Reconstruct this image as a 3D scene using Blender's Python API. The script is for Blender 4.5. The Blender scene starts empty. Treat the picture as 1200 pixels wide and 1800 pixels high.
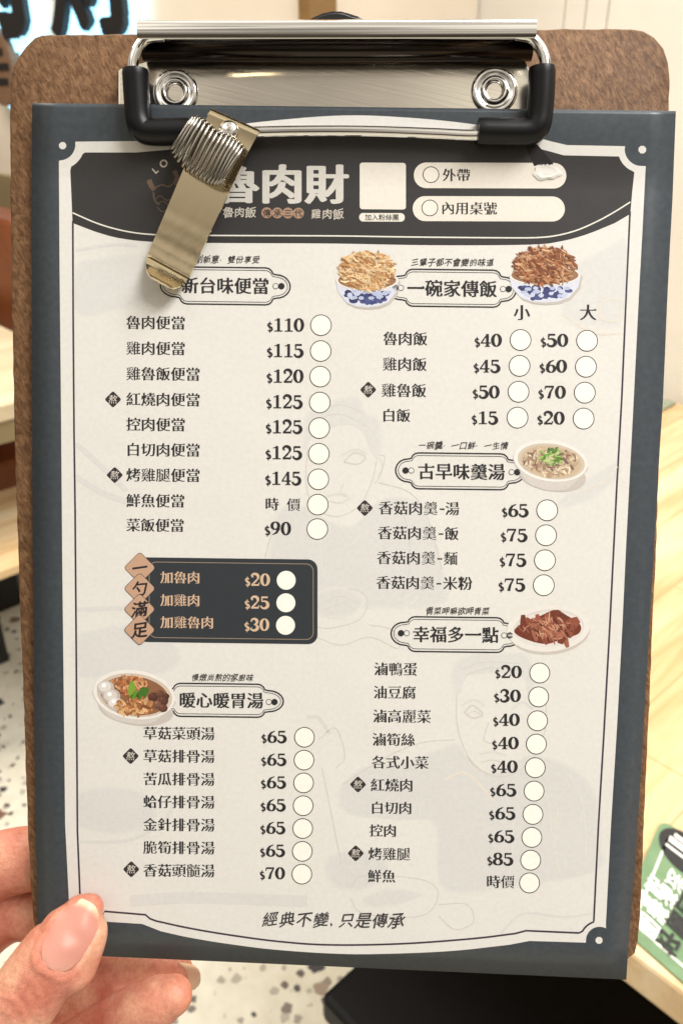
import bpy, bmesh, math, random
import numpy as np
from mathutils import Matrix, Vector
from mathutils.geometry import tessellate_polygon
from mathutils.bvhtree import BVHTree

random.seed(7)
S = bpy.context.scene
C = S.collection
R = math.radians

# ------------------------------------------------------------------ camera
F, CU, CV_ = 1450.0, 600.0, 900.0          # photo focal length in photo pixels, centre
H_CAM, PITCH = 1.35, 28.0
cam_d = bpy.data.cameras.new('camera')
cam_d.sensor_fit = 'VERTICAL'; cam_d.sensor_height = 24.0
cam_d.lens = 24.0 * F / 1800.0
cam_d.clip_start = 0.01; cam_d.clip_end = 60
cam_d.dof.use_dof = True; cam_d.dof.focus_distance = 0.198; cam_d.dof.aperture_fstop = 18.0
cam = bpy.data.objects.new('camera', cam_d); C.objects.link(cam)
cam.location = (0, 0, H_CAM); cam.rotation_euler = (R(90 - PITCH), 0, 0)
S.camera = cam
CAM = Matrix.Translation((0, 0, H_CAM)) @ Matrix.Rotation(R(90 - PITCH), 4, 'X')

# ------------------------------------------------------------------ room light (world) and lamps
W = bpy.data.worlds.new('World'); S.world = W; W.use_nodes = True
nt = W.node_tree; nt.nodes.clear()
wo = nt.nodes.new('ShaderNodeOutputWorld'); bgn = nt.nodes.new('ShaderNodeBackground')
tc = nt.nodes.new('ShaderNodeTexCoord'); sx = nt.nodes.new('ShaderNodeSeparateXYZ'); mp = nt.nodes.new('ShaderNodeMapRange')
mp.inputs['From Min'].default_value = -1; mp.inputs['From Max'].default_value = 1
rp = nt.nodes.new('ShaderNodeValToRGB')
el = rp.color_ramp.elements
el[0].position = 0.0; el[0].color = (.20, .17, .13, 1)
el[1].position = 1.0; el[1].color = (1.0, .92, .82, 1)
for p, c in ((.44, (.10, .08, .06, 1)), (.55, (.20, .17, .14, 1)), (.66, (.60, .55, .48, 1)), (.74, (1.0, .94, .85, 1)), (.80, (.62, .57, .50, 1)), (.87, (1.9, 1.82, 1.66, 1)), (.94, (2.0, 1.92, 1.76, 1))):  # bright upper bands added for the clip plate to mirror
    e = el.new(p); e.color = c
nt.links.new(tc.outputs['Generated'], sx.inputs[0]); nt.links.new(sx.outputs['Z'], mp.inputs['Value'])
nt.links.new(mp.outputs[0], rp.inputs[0])
# made-up noise patches, bright and dark, added for the metal to mirror
wn = nt.nodes.new('ShaderNodeTexNoise'); wn.inputs['Scale'].default_value = 3.2; wn.inputs['Detail'].default_value = 1.5
wr = nt.nodes.new('ShaderNodeValToRGB'); we = wr.color_ramp.elements
we[0].position = .34; we[0].color = (.35, .33, .31, 1); we[1].position = .66; we[1].color = (1.9, 1.86, 1.8, 1)
for p, c in ((.42, (.75, .72, .68, 1)), (.56, (.95, .92, .88, 1)), (.61, (1.1, 1.06, 1.0, 1))):
    e = we.new(p); e.color = c
wm = nt.nodes.new('ShaderNodeMix'); wm.data_type = 'RGBA'; wm.blend_type = 'MULTIPLY'; wm.inputs[0].default_value = 1.0
nt.links.new(tc.outputs['Generated'], wn.inputs['Vector']); nt.links.new(wn.outputs['Fac'], wr.inputs[0])
nt.links.new(rp.outputs[0], wm.inputs[6]); nt.links.new(wr.outputs[0], wm.inputs[7]); nt.links.new(wm.outputs[2], bgn.inputs['Color']); nt.links.new(bgn.outputs[0], wo.inputs[0])
bgn.inputs['Strength'].default_value = 0.62

def area(name, loc, target, size, size_y, power, col):
    d = bpy.data.lights.new(name, 'AREA'); d.shape = 'RECTANGLE'; d.size = size; d.size_y = size_y
    d.energy = power; d.color = col
    o = bpy.data.objects.new(name, d); C.objects.link(o); o.location = loc
    o.rotation_euler = (Vector(target) - Vector(loc)).to_track_quat('-Z', 'Y').to_euler()
    return o
area('ceiling_panel', (0.62, -0.12, 2.25), (0.0, 0.2, 1.25), 0.7, 0.45, 18.5, (1, .99, .975))
area('ceiling_panel', (0.5, 1.0, 2.75), (0.45, 1.05, 0), 0.8, 0.8, 16, (1, .975, .93))
area('ceiling_panel', (-1.2, 1.4, 2.75), (-1.0, 1.7, 0), 0.8, 0.8, 34, (1, .90, .77))

S.view_settings.view_transform = 'Standard'; S.view_settings.look = 'None'
S.view_settings.exposure = 0.17; S.view_settings.gamma = 1.0
S.cycles.use_denoising = True
S.cycles.max_bounces = 8
S.render.film_transparent = False

# ------------------------------------------------------------------ geometry of the held sheet
def _pose():
    P = np.array([[57, 181], [1187, 195], [1100, 1722], [67, 1676]], float) - [CU, CV_]
    w, h = .148, .210
    Wp = [(-w/2, h/2), (w/2, h/2), (w/2, -h/2), (-w/2, -h/2)]
    A = []
    for (X, Y), (u, v) in zip(Wp, P):
        A.append([X, Y, 1, 0, 0, 0, -u*X, -u*Y, -u]); A.append([0, 0, 0, X, Y, 1, -v*X, -v*Y, -v])
    Hm = np.linalg.svd(np.array(A))[2][-1].reshape(3, 3)
    M = np.diag([1/F, 1/F, 1]) @ Hm
    M /= np.linalg.norm(M[:, 0])
    if M[2, 2] < 0: M = -M
    r1 = M[:, 0]; r2 = M[:, 1] - r1 * (M[:, 1] @ r1); r2 /= np.linalg.norm(r2)
    return np.stack([r1, r2, np.cross(r1, r2)], 1), M[:, 2]
RM, TV = _pose()
_m = np.eye(4); _m[:3, :3] = RM; _m[:3, 3] = TV
SHEET = CAM @ Matrix(np.diag([1., -1., -1., 1.]).tolist()) @ Matrix(_m.tolist())

def pp(u, v, z=0.0):
    """photo pixel -> point at height z over the sheet's plane, in the sheet's own axes"""
    u = np.asarray(u, float); v = np.asarray(v, float); z = np.asarray(z, float)
    d = np.stack([(u - CU)/F, (v - CV_)/F, np.ones_like(u)], -1)
    r3 = RM[:, 2]
    s = (z + r3 @ TV) / (d @ r3)
    return (s[..., None]*d - TV) @ RM
def p1(u, v, z=0.0): return Vector(pp(u, v, z).tolist())

Y_A = float(pp(600, 330)[1]); Y_B = float(pp(600, 185)[1])
def zp(y):
    t = np.clip((np.asarray(y) - Y_A) / (Y_B - Y_A), 0, 1.15)
    lift = t*t*(3 - 2*np.clip(t, 0, 1)) * 0.0017
    return 0.0003 + lift
def on_sheet(u, v, lift=0.0):
    z = np.zeros_like(np.asarray(u, float))
    for _ in range(4):
        q = pp(u, v, z); z = zp(q[..., 1]) + lift
    return pp(u, v, z)

# ------------------------------------------------------------------ helpers
def s2l(c):
    return tuple(((x/255)/12.92 if x/255 <= .04045 else ((x/255 + .055)/1.055)**2.4) for x in c[:3])

def mat(name, col=(.5, .5, .5), rough=.5, metal=0.0, spec=.5, **kw):
    m = bpy.data.materials.new(name); m.use_nodes = True
    b = m.node_tree.nodes['Principled BSDF']
    b.inputs['Base Color'].default_value = (*col[:3], 1); b.inputs['Roughness'].default_value = rough
    b.inputs['Metallic'].default_value = metal; b.inputs['Specular IOR Level'].default_value = spec
    for k, v in kw.items(): b.inputs[k.replace('_', ' ')].default_value = v
    return m
def nd(m, t, **kw):
    n = m.node_tree.nodes.new(t)
    for k, v in kw.items():
        if k in n.inputs: n.inputs[k].default_value = v
        else: setattr(n, k, v)
    return n
def lk(m, a, b): m.node_tree.links.new(a, b)
def bsdf(m): return m.node_tree.nodes['Principled BSDF']
def coords(m, scale=(1, 1, 1), rot=(0, 0, 0), out='Object'):
    t = nd(m, 'ShaderNodeTexCoord'); m1 = nd(m, 'ShaderNodeMapping'); mpn = nd(m, 'ShaderNodeMapping')
    m1.inputs['Rotation'].default_value = rot; mpn.inputs['Scale'].default_value = scale
    lk(m, t.outputs[out], m1.inputs['Vector']); lk(m, m1.outputs[0], mpn.inputs['Vector']); return mpn.outputs[0]
def noise(m, vec, scale, detail=4, rough=.55, dist=0):
    n = nd(m, 'ShaderNodeTexNoise'); n.inputs['Scale'].default_value = scale; n.inputs['Detail'].default_value = detail
    n.inputs['Roughness'].default_value = rough; n.inputs['Distortion'].default_value = dist
    lk(m, vec, n.inputs['Vector']); return n.outputs['Fac']
def ramp(m, fac, stops):
    r = nd(m, 'ShaderNodeValToRGB'); e = r.color_ramp.elements
    e[0].position, e[0].color = stops[0][0], (*stops[0][1], 1); e[1].position, e[1].color = stops[-1][0], (*stops[-1][1], 1)
    for p, c in stops[1:-1]: x = e.new(p); x.color = (*c, 1)
    lk(m, fac, r.inputs[0]); return r.outputs[0]
def bump(m, fac, strength, dist):
    b = nd(m, 'ShaderNodeBump'); b.inputs['Strength'].default_value = strength; b.inputs['Distance'].default_value = dist
    lk(m, fac, b.inputs['Height']); lk(m, b.outputs[0], bsdf(m).inputs['Normal']); return b
def mixc(m, fac, a, b, mode='MIX'):
    x = nd(m, 'ShaderNodeMix', data_type='RGBA', blend_type=mode)
    for inp, val in ((x.inputs[0], fac), (x.inputs[6], a), (x.inputs[7], b)):
        if hasattr(val, 'is_output'): lk(m, val, inp)
        elif isinstance(val, (int, float)): inp.default_value = val
        else: inp.default_value = (*val, 1)
    return x.outputs[2]

def tag(o, label=None, cat=None, group=None, kind=None):
    for k, v in (('label', label), ('category', cat), ('group', group), ('kind', kind)):
        if v: o[k] = v
    return o
OFF = {}
def thing(name, label, cat, base=(0, 0, 0), frame=None, group=None):
    o = bpy.data.objects.new(name, None); C.objects.link(o)
    o.empty_display_size = .02
    o.matrix_world = (frame or Matrix.Identity(4)) @ Matrix.Translation(base)
    OFF[o] = Vector(base)
    return tag(o, label, cat, group)
def obj(name, me, m, root=None, parent=None, smooth=False, frame=None):
    """me: bmesh or mesh in the frame's axes; parent = root or a part below it"""
    if isinstance(me, bmesh.types.BMesh):
        b = me; me = bpy.data.meshes.new(name); b.to_mesh(me); b.free()
    me.name = name
    if root is not None:
        me.transform(Matrix.Translation(-OFF[root]))
    o = bpy.data.objects.new(name, me); C.objects.link(o)
    if m is not None:
        me.materials.clear(); me.materials.append(m)
    if smooth:
        for p in me.polygons: p.use_smooth = True
    if root is not None: o.parent = parent or root
    elif frame is not None: o.matrix_world = frame
    return o
def auto_smooth(o, ang=40):
    me = o.data
    me.polygons.foreach_set('use_smooth', [True]*len(me.polygons))
    me.set_sharp_from_angle(angle=R(ang))

def bm_poly_prism(pts0, pts1):
    """closed solid between two outlines with the same number of points"""
    b = bmesh.new(); n = len(pts0)
    a = [b.verts.new(p) for p in pts0]; c = [b.verts.new(p) for p in pts1]
    b.faces.new(a); b.faces.new(c[::-1])
    for i in range(n):
        j = (i + 1) % n
        b.faces.new((a[j], a[i], c[i], c[j]))
    bmesh.ops.recalc_face_normals(b, faces=b.faces); return b
def bm_box(b, lo, hi, M=None):
    v = [b.verts.new(Vector((x, y, z))) for z in (lo[2], hi[2]) for y in (lo[1], hi[1]) for x in (lo[0], hi[0])]
    if M:
        for q in v: q.co = M @ q.co
    for f in ((0, 2, 3, 1), (4, 5, 7, 6), (0, 1, 5, 4), (2, 6, 7, 3), (0, 4, 6, 2), (1, 3, 7, 5)):
        b.faces.new([v[i] for i in f])
    return v
def catmull(P, n=8, closed=False):
    P = [np.asarray(p, float) for p in P]; out = []; N = len(P)
    for i in range(N if closed else N - 1):
        a = P[(i-1) % N] if closed or i > 0 else 2*P[0] - P[1]
        b, c = P[i], P[(i+1) % N]
        d = P[(i+2) % N] if closed or i + 2 < N else 2*P[-1] - P[-2]
        for k in range(n):
            t = k/n
            out.append(.5*((2*b) + (c-a)*t + (2*a-5*b+4*c-d)*t*t + (3*b-a-3*c+d)*t**3))
    if not closed: out.append(P[-1])
    return out
def bm_tube(b, pts, rad, seg=14, cap=True, closed=False):
    pts = [Vector(p) for p in pts]; n = len(pts)
    rad = [rad]*n if isinstance(rad, (int, float)) else rad
    t0 = (pts[1]-pts[0]).normalized(); up = t0.orthogonal().normalized(); rings = []
    for i, p in enumerate(pts):
        if closed: t = pts[(i+1) % n]-pts[i-1]
        else: t = pts[min(i+1, n-1)]-pts[max(i-1, 0)]
        t.normalize(); up = (up - t*up.dot(t)).normalized(); s = t.cross(up)
        rings.append([b.verts.new(p + (up*math.cos(a)+s*math.sin(a))*rad[i]) for a in (2*math.pi*k/seg for k in range(seg))])
    for i in range(n if closed else n-1):
        A, B = rings[i], rings[(i+1) % n]
        for k in range(seg):
            b.faces.new((A[k], A[(k+1) % seg], B[(k+1) % seg], B[k]))
    if cap and not closed:
        b.faces.new(rings[0][::-1]); b.faces.new(rings[-1])
def bm_lathe(b, c, prof, seg=40, M=None):
    """prof: (radius, height) pairs round +z at c"""
    rings = []
    for r, h in prof:
        if r == 0: rings.append([b.verts.new(Vector(c)+Vector((0, 0, h)))])
        else: rings.append([b.verts.new(Vector(c)+Vector((r*math.cos(a), r*math.sin(a), h))) for a in (2*math.pi*k/seg for k in range(seg))])
    for A, B in zip(rings, rings[1:]):
        for k in range(seg):
            q = [A[k % len(A)], A[(k+1) % len(A)], B[(k+1) % len(B)], B[k % len(B)]]
            q = list(dict.fromkeys(q))
            if len(q) > 2: b.faces.new(q)

# ------------------------------------------------------------------ lettering
_gl = {}
def _dil(m, kx, ky):
    o = m.copy()
    for dx in range(-kx, kx+1):
        for dy in range(-ky, ky+1):
            if kx and ky and (dx/kx)**2+(dy/ky)**2 > 1.05: continue
            o |= np.roll(np.roll(m, dy, 0), dx, 1)
    return o
def raster(ch, N):
    cu = bpy.data.curves.new('t', 'FONT'); cu.body = ch; cu.resolution_u = 3
    o = bpy.data.objects.new('t', cu); C.objects.link(o); me = bpy.data.meshes.new_from_object(o); me.calc_loop_triangles()
    V = np.array([v.co[:2] for v in me.vertices]).reshape(-1, 2); T = [tuple(t.vertices) for t in me.loop_triangles]
    bpy.data.objects.remove(o); bpy.data.meshes.remove(me); bpy.data.curves.remove(cu)
    M = int(N*1.4); g = np.zeros((M, M), bool)
    if not len(V): return g
    Q = (V+[.2, .32])*N
    for t in T:
        A, B, D = Q[list(t)]
        x0, x1 = int(max(0, min(A[0], B[0], D[0])-1)), int(max(A[0], B[0], D[0])+2); y0, y1 = int(max(0, min(A[1], B[1], D[1])-1)), int(max(A[1], B[1], D[1])+2)
        X, Y = np.meshgrid(np.arange(x0, x1)+.5, np.arange(y0, y1)+.5)
        c = lambda p, q: (q[0]-p[0])*(Y-p[1])-(q[1]-p[1])*(X-p[0])
        a_, b_, d_ = c(A, B), c(B, D), c(D, A)
        k = ((a_ >= 0) & (b_ >= 0) & (d_ >= 0)) | ((a_ <= 0) & (b_ <= 0) & (d_ <= 0))
        g[y0:y1, x0:x1] |= k[:M-y0, :M-x0]
    return g
def glyph(ch, style):
    """one character as small rectangles in an em box; 'ming' has heavy uprights, thin bars and ticks on the bar ends"""
    k = (ch, style)
    if k in _gl: return _gl[k]
    N = 110 if style in ('title', 'block', 'halo', 'face') else 76
    g = raster(ch, N)
    if style in ('ming', 'head'):
        core = g
        thin = ~_dil(~g, 0, 1)
        if ch in '一三': thin = ~_dil(~g, 0, 1)
        bars = g & ~_dil(~np.pad(~_dil(~g, 9, 0), 0), 0, 0) if False else g
        t = _dil(thin if style == 'ming' else g, 2 if g.sum() < .36*N*N or style == 'head' else 1, 0)
        # ticks at the right ends of long bars
        tick = np.zeros_like(g); n_ = 6 if style == 'ming' else 8
        for r in range(2, g.shape[0]-n_-1):
            row = thin[r]; up = thin[r+1]
            d = np.diff(np.concatenate([[0], row.astype(int), [0]])); st, en = np.where(d == 1)[0], np.where(d == -1)[0]
            for a_, b_ in zip(st, en):
                if b_-a_ >= N*.24 and up[a_:b_].mean() < .35:
                    for h in range(n_): tick[r+h, max(0, b_-2*(n_-h)+ (h//2)):b_+1-(h//3)] = True
        g = t | tick
        if style == 'head': g = _dil(g, 0, 1) if ch in '一' else g
    elif style == 'brush': g = _dil(g, 1, 1)
    elif style == 'bold': g = _dil(g, 2, 2)
    elif style == 'title': g = _dil(g, 5, 2)
    elif style == 'block': g = _dil(g, 5, 4)
    elif style == 'halo': g = _dil(g, 9, 8)
    elif style == 'face': g = _dil(g, 3, 2)
    V, FF, act = [], [], {}
    for r in range(g.shape[0]+1):
        row = g[r] if r < g.shape[0] else np.zeros(g.shape[1], bool)
        d = np.diff(np.concatenate([[0], row.astype(int), [0]])); runs = set(zip(np.where(d == 1)[0].tolist(), np.where(d == -1)[0].tolist()))
        for q in [q for q in act if q not in runs]:
            y0 = act.pop(q); n0 = len(V)
            V += [(q[0], y0), (q[1], y0), (q[1], r), (q[0], r)]; FF.append((n0, n0+1, n0+2, n0+3))
        for q in runs: act.setdefault(q, r)
    V = np.array(V, float).reshape(-1, 2)/N-[.2, .32]
    _gl[k] = (V, FF); return _gl[k]

def ell(cx, cy, rx, ry, a0, a1, n=14):
    return [(cx+rx*math.cos(R(a0+(a1-a0)*i/n)), cy+ry*math.sin(R(a0+(a1-a0)*i/n))) for i in range(n+1)]
# bold slab numerals as strokes: (points, half widths); em height 1, y up
def _digits():
    D = {}
    def w(n, a, b): return [a+(b-a)*math.sin(math.pi*i/(n-1))**1.0 for i in range(n)]
    o = ell(.31, .5, .215, .455, 90, 450, 28); D['0'] = [(o, [.045+.062*abs(math.cos(R(90+360*i/28))) for i in range(29)])]
    D['1'] = [([(.33, .04), (.33, .97)], [.088, .088]), ([(.34, .93), (.24, .86), (.10, .83)], [.05, .045, .03]), ([(.08, .04), (.56, .04)], [.042, .042])]
    a = ell(.28, .70, .215, .26, 165, -40, 18)
    D['2'] = [(a + [(.30, .33), (.10, .10)], [.055]+w(19, .05, .11)[1:]+[.07, .05]), ([(.06, .075), (.54, .075)], [.075, .075]), ([(.52, .10), (.56, .27)], [.04, .03]), (ell(.13, .73, .03, .03, 0, 360, 8), [.045]*9)]
    D['3'] = [(ell(.27, .735, .19, .225, 160, -90, 16), w(17, .042, .105)), (ell(.26, .27, .23, .235, 90, -160, 18), w(19, .042, .112)), (ell(.10, .78, .02, .02, 0, 360, 8), [.045]*9), (ell(.09, .2, .02, .02, 0, 360, 8), [.05]*9)]
    D['4'] = [([(.41, .03), (.41, .97)], [.085, .085]), ([(.40, .95), (.06, .30)], [.045, .045]), ([(.03, .285), (.60, .285)], [.048, .048]), ([(.25, .03), (.56, .03)], [.036, .036])]
    D['5'] = [(ell(.27, .32, .235, .285, 118, -160, 20), w(21, .045, .115)), ([(.13, .55), (.13, .93)], [.04, .045]), ([(.10, .915), (.50, .915)], [.075, .075]), (ell(.09, .2, .02, .02, 0, 360, 8), [.05]*9)]
    D['6'] = [(ell(.33, .30, .205, .27, 90, 450, 24), [.042+.06*abs(math.cos(R(90+360*i/24))) for i in range(25)]), ([(.13, .30), (.15, .58), (.27, .82), (.50, .96)], [.09, .098, .075, .03])]
    D['7'] = [([(.06, .91), (.56, .91)], [.075, .075]), ([(.52, .88), (.36, .50), (.26, .02)], [.045, .07, .095]), ([(.075, .93), (.055, .70)], [.035, .03])]
    D['8'] = [(ell(.31, .745, .175, .215, 90, 450, 22), [.042+.05*abs(math.cos(R(90+360*i/22))) for i in range(23)]), (ell(.31, .265, .215, .235, 90, 450, 24), [.042+.062*abs(math.cos(R(90+360*i/24))) for i in range(25)])]
    D['9'] = [([(.62-x, 1-y) for x, y in p], ws) for p, ws in D['6']]
    D['$'] = [(ell(.34, .68, .22, .18, 30, 180, 12)+ell(.34, .31, .22, .18, 90, -150, 14)[0:], [.06]*4+[.09]*9+[.115]*8+[.09]*4+[.06]*3), ([(.34, -.06), (.34, 1.06)], [.045, .045])]
    return D
DIG = _digits()

class Print:
    """ink laid on the sheet; every point is given in photo pixels and lands on the paper's surface"""
    def __init__(self): self.V, self.Z, self.F, self.Cc = [], [], [], []
    def _add(self, uv, fs, col, layer, dz=None):
        n0 = sum(len(a) for a in self.V); uv = np.asarray(uv, float)
        self.V.append(uv); self.Z.append((np.zeros(len(uv)) if dz is None else dz) + layer*1.1e-5)
        c = s2l(col)
        for f in fs: self.F.append(tuple(n0+i for i in f)); self.Cc.append(c)
    def poly(self, pts, col, layer=2):
        t = tessellate_polygon([[Vector((x, -y, 0)) for x, y in pts]])
        self._add(pts, t, col, layer)
    def ring(self, outer, inner, col, layer=2):
        n = len(outer); self._add(list(outer)+list(inner), [(i, (i+1) % n, n+(i+1) % n, n+i) for i in range(n)], col, layer)
    def stroke(self, pts, w, col, layer=3, closed=False):
        P = np.asarray(pts, float); n = len(P)
        w = np.full(n, w/2.) if np.isscalar(w) else np.asarray(w)/2.
        if closed: T = np.roll(P, -1, 0)-np.roll(P, 1, 0)
        else:
            T = np.empty_like(P); T[1:-1] = P[2:]-P[:-2]; T[0] = P[1]-P[0]; T[-1] = P[-1]-P[-2]
        T /= np.maximum(np.linalg.norm(T, axis=1), 1e-9)[:, None]; N = np.stack([-T[:, 1], T[:, 0]], 1)
        A, B = P+N*w[:, None], P-N*w[:, None]
        self._add(np.concatenate([A, B]), [(i, (i+1) % n, n+(i+1) % n, n+i) for i in range(n if closed else n-1)], col, layer)
    def disc(self, cx, cy, r, col, layer=3, ry=None, n=40, rot=0, tilt=0):
        ry = ry or r; ca, sa = math.cos(R(rot)), math.sin(R(rot))
        p = [(cx+r*math.cos(a)*ca-ry*math.sin(a)*sa, cy+r*math.cos(a)*sa+ry*math.sin(a)*ca) for a in (2*math.pi*i/n for i in range(n))]
        self.poly(p, col, layer)
    def text(self, s, x0, x1, yc, col=(52, 50, 52), layer=6, style='ming', slope=.01, shear=0.0, rot=None, hs=1.0, wob=0):
        n = len(s); pitch = (x1-x0+.03*(x1-x0)/n)/n; em = pitch*.985
        for i, ch in enumerate(s):
            if ch == ' ': continue
            g, f = glyph(ch, style)
            if not len(g): continue
            x = g[:, 0]-.5; y = g[:, 1]-.38
            if wob:
                a = R(random.uniform(-wob, wob)); k = random.uniform(.9, 1.06); x, y = k*(x*math.cos(a)-y*math.sin(a)), k*(x*math.sin(a)+y*math.cos(a))
                y = y + .12*x
            x = x + shear*y
            cx = x0+pitch*(i+.5)-.015*pitch
            u = cx+x*em; v = yc-y*em*hs; v = v+slope*(u-.5*(x0+x1))
            if rot is not None:
                ox, oy, ang = rot; ca, sa = math.cos(R(ang)), math.sin(R(ang))
                du, dv = u-ox, v-oy; u, v = ox+du*ca-dv*sa, oy+du*sa+dv*ca
            self._add(np.stack([u, v], 1), f, col, layer)
    def number(self, s, x0, x1, yc, h, col=(52, 50, 52), layer=6, slope=.012):
        k = 0
        adv = .62; sd = .27/.75
        n = len(s)-1; wd = (x1-x0)
        dh = h; dol = dh*.40; dw = (wd-dol)/n
        for ch in s:
            if ch == '$': ox, sc, sw, oy = x0-1, dh*.76, dh*.68, yc+dh*.5+1.5
            else: ox, sc, sw, oy = x0+dol+dw*(k-1)+.4, dh, dw/.615, yc+dh*.5
            for j, (p, ws) in enumerate(DIG[ch]):
                P = np.array(p); T = np.gradient(P, axis=0) if len(P) > 2 else np.repeat([P[1]-P[0]], 2, 0)
                T = T/np.maximum(np.linalg.norm(T, axis=1), 1e-9)[:, None]; N = np.stack([-T[:, 1], T[:, 0]], 1)
                ww = np.array(ws)[:, None]*(.92 if ch != '$' else .9)
                Q = np.concatenate([P+N*ww, P-N*ww]); m = len(P)
                u = ox+Q[:, 0]*sw; v = oy-Q[:, 1]*sc + slope*(ox-.5*(x0+x1))
                self._add(np.stack([u, v], 1), [(i, i+1, m+i+1, m+i) for i in range(m-1)], col, layer, np.full(2*m, j*2e-6))
            k += 1
    def build(self, name, root, parent=None, m=None):
        uv = np.concatenate(self.V); z = np.concatenate(self.Z)
        me = bpy.data.meshes.new(name); F_, C_ = [], []
        for f, c in zip(self.F, self.Cc):
            if len(set(f)) < 3: continue
            P_ = uv[list(f)]; ar = sum(P_[i-1][0]*P_[i][1]-P_[i][0]*P_[i-1][1] for i in range(len(f)))
            if abs(ar) < 1e-7: continue
            F_.append(f if ar < 0 else f[::-1]); C_.append((c, len(f)))
        me.from_pydata([(x, y, q) for (x, y), q in zip(uv.tolist(), z.tolist())], [], F_)
        at = me.attributes.new('Col', 'FLOAT_COLOR', 'CORNER')
        at.data.foreach_set('color', np.array([(*c, 1) for c, n in C_ for _ in range(n)], 'f').ravel())
        lo, hi = uv[:, 1].min(), uv[:, 1].max()
        if lo < 345:
            b = bmesh.new(); b.from_mesh(me)
            for v in range(180, 346, 7):
                if lo < v < hi: bmesh.ops.bisect_plane(b, geom=b.verts[:]+b.edges[:]+b.faces[:], plane_co=(0, v, 0), plane_no=(0, 1, 0))
            b.to_mesh(me); b.free()
        co = np.empty(len(me.vertices)*3); me.vertices.foreach_get('co', co); co = co.reshape(-1, 3)
        me.vertices.foreach_set('co', on_sheet(co[:, 0], co[:, 1], co[:, 2]).ravel()); me.update()
        return obj(name, me, m or INK, root, parent)

# ------------------------------------------------------------------ materials
INK = mat('printed_ink', rough=.42, spec=.28)
_a = nd(INK, 'ShaderNodeAttribute', attribute_name='Col')
_n = noise(INK, coords(INK), 900, 3, .6)
lk(INK, mixc(INK, .10, _a.outputs['Color'], ramp(INK, _n, [(.3, (.35, .35, .35)), (.7, (1, 1, 1))]), 'MULTIPLY'), bsdf(INK).inputs['Base Color'])
bump(INK, noise(INK, coords(INK), 22, 3), .14, .004)

PAPER = mat('coated_paper', (.05, .05, .05), .36, spec=.42)
_v = coords(PAPER)
lk(PAPER, ramp(PAPER, noise(PAPER, _v, 700, 3), [(.3, s2l((59, 65, 70))), (.7, s2l((68, 74, 79)))]), bsdf(PAPER).inputs['Base Color'])
bump(PAPER, noise(PAPER, _v, 22, 3), .16, .004)

BOARD = mat('brown_hardboard', rough=.62, spec=.22)
_v1 = coords(BOARD, (1300, 430, 300), (0, 0, R(-28))); _v2 = coords(BOARD, (1, 1, 1))
_f1 = noise(BOARD, _v1, 1.0, 3, .7, .6); _f2 = noise(BOARD, _v2, 420, 6, .75); _f3 = noise(BOARD, _v2, 35, 3)
_c = mixc(BOARD, .42, ramp(BOARD, _f1, [(.34, s2l((78, 54, 37))), (.5, s2l((122, 91, 64))), (.66, s2l((160, 126, 94)))]),
          ramp(BOARD, _f2, [(.34, s2l((80, 52, 33))), (.5, s2l((126, 90, 60))), (.66, s2l((160, 124, 88)))]))
_c = mixc(BOARD, .45, _c, ramp(BOARD, _f3, [(.3, s2l((150, 132, 118))), (.7, s2l((236, 232, 228)))]), 'MULTIPLY')
lk(BOARD, _c, bsdf(BOARD).inputs['Base Color'])
bump(BOARD, _f1, .25, .0006)

CHROME = mat('chrome', (.86, .85, .83), .10, 1.0)
lk(CHROME, ramp(CHROME, noise(CHROME, coords(CHROME), 90, 4), [(.35, (.03, .03, .03)), (.8, (.14, .14, .14))]), bsdf(CHROME).inputs['Roughness'])
PLATE = mat('nickel_plate', (.80, .75, .66), .28, 1.0)
_pv = coords(PLATE, (40, 1100, 40), (0, 0, R(12)))
bump(PLATE, noise(PLATE, _pv, 1.0, 2, .6), .05, .0004)
lk(PLATE, ramp(PLATE, noise(PLATE, coords(PLATE), 40, 3, .5), [(.3, (.15, .15, .15)), (.75, (.24, .24, .24))]), bsdf(PLATE).inputs['Roughness'])
GOLD = mat('brushed_nickel', (.80, .68, .46), .15, 1.0)
bump(GOLD, noise(GOLD, coords(GOLD, (170, 90, 90), (0, 0, R(20))), 1.0, 3, .5), .4, .0016)
_gb = [n for n in GOLD.node_tree.nodes if n.type == 'BUMP'][0]
_gs = nd(GOLD, 'ShaderNodeSeparateXYZ'); _gm = nd(GOLD, 'ShaderNodeMapRange'); lk(GOLD, coords(GOLD), _gs.inputs[0]); lk(GOLD, _gs.outputs['Y'], _gm.inputs['Value'])
for k_, v_ in (('From Min', -.003), ('From Max', -.014), ('To Min', .02), ('To Max', .14)): _gm.inputs[k_].default_value = v_
lk(GOLD, _gm.outputs[0], _gb.inputs['Strength'])
WIRE = mat('spring_wire', (.34, .315, .28), .2, 1.0)
RUBBER = mat('black_rubber', (.005, .005, .006), .36, spec=.32)
bump(RUBBER, noise(RUBBER, coords(RUBBER), 300, 3), .06, .0004)
HOOK = mat('black_plastic', (.006, .006, .006), .28)

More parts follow.
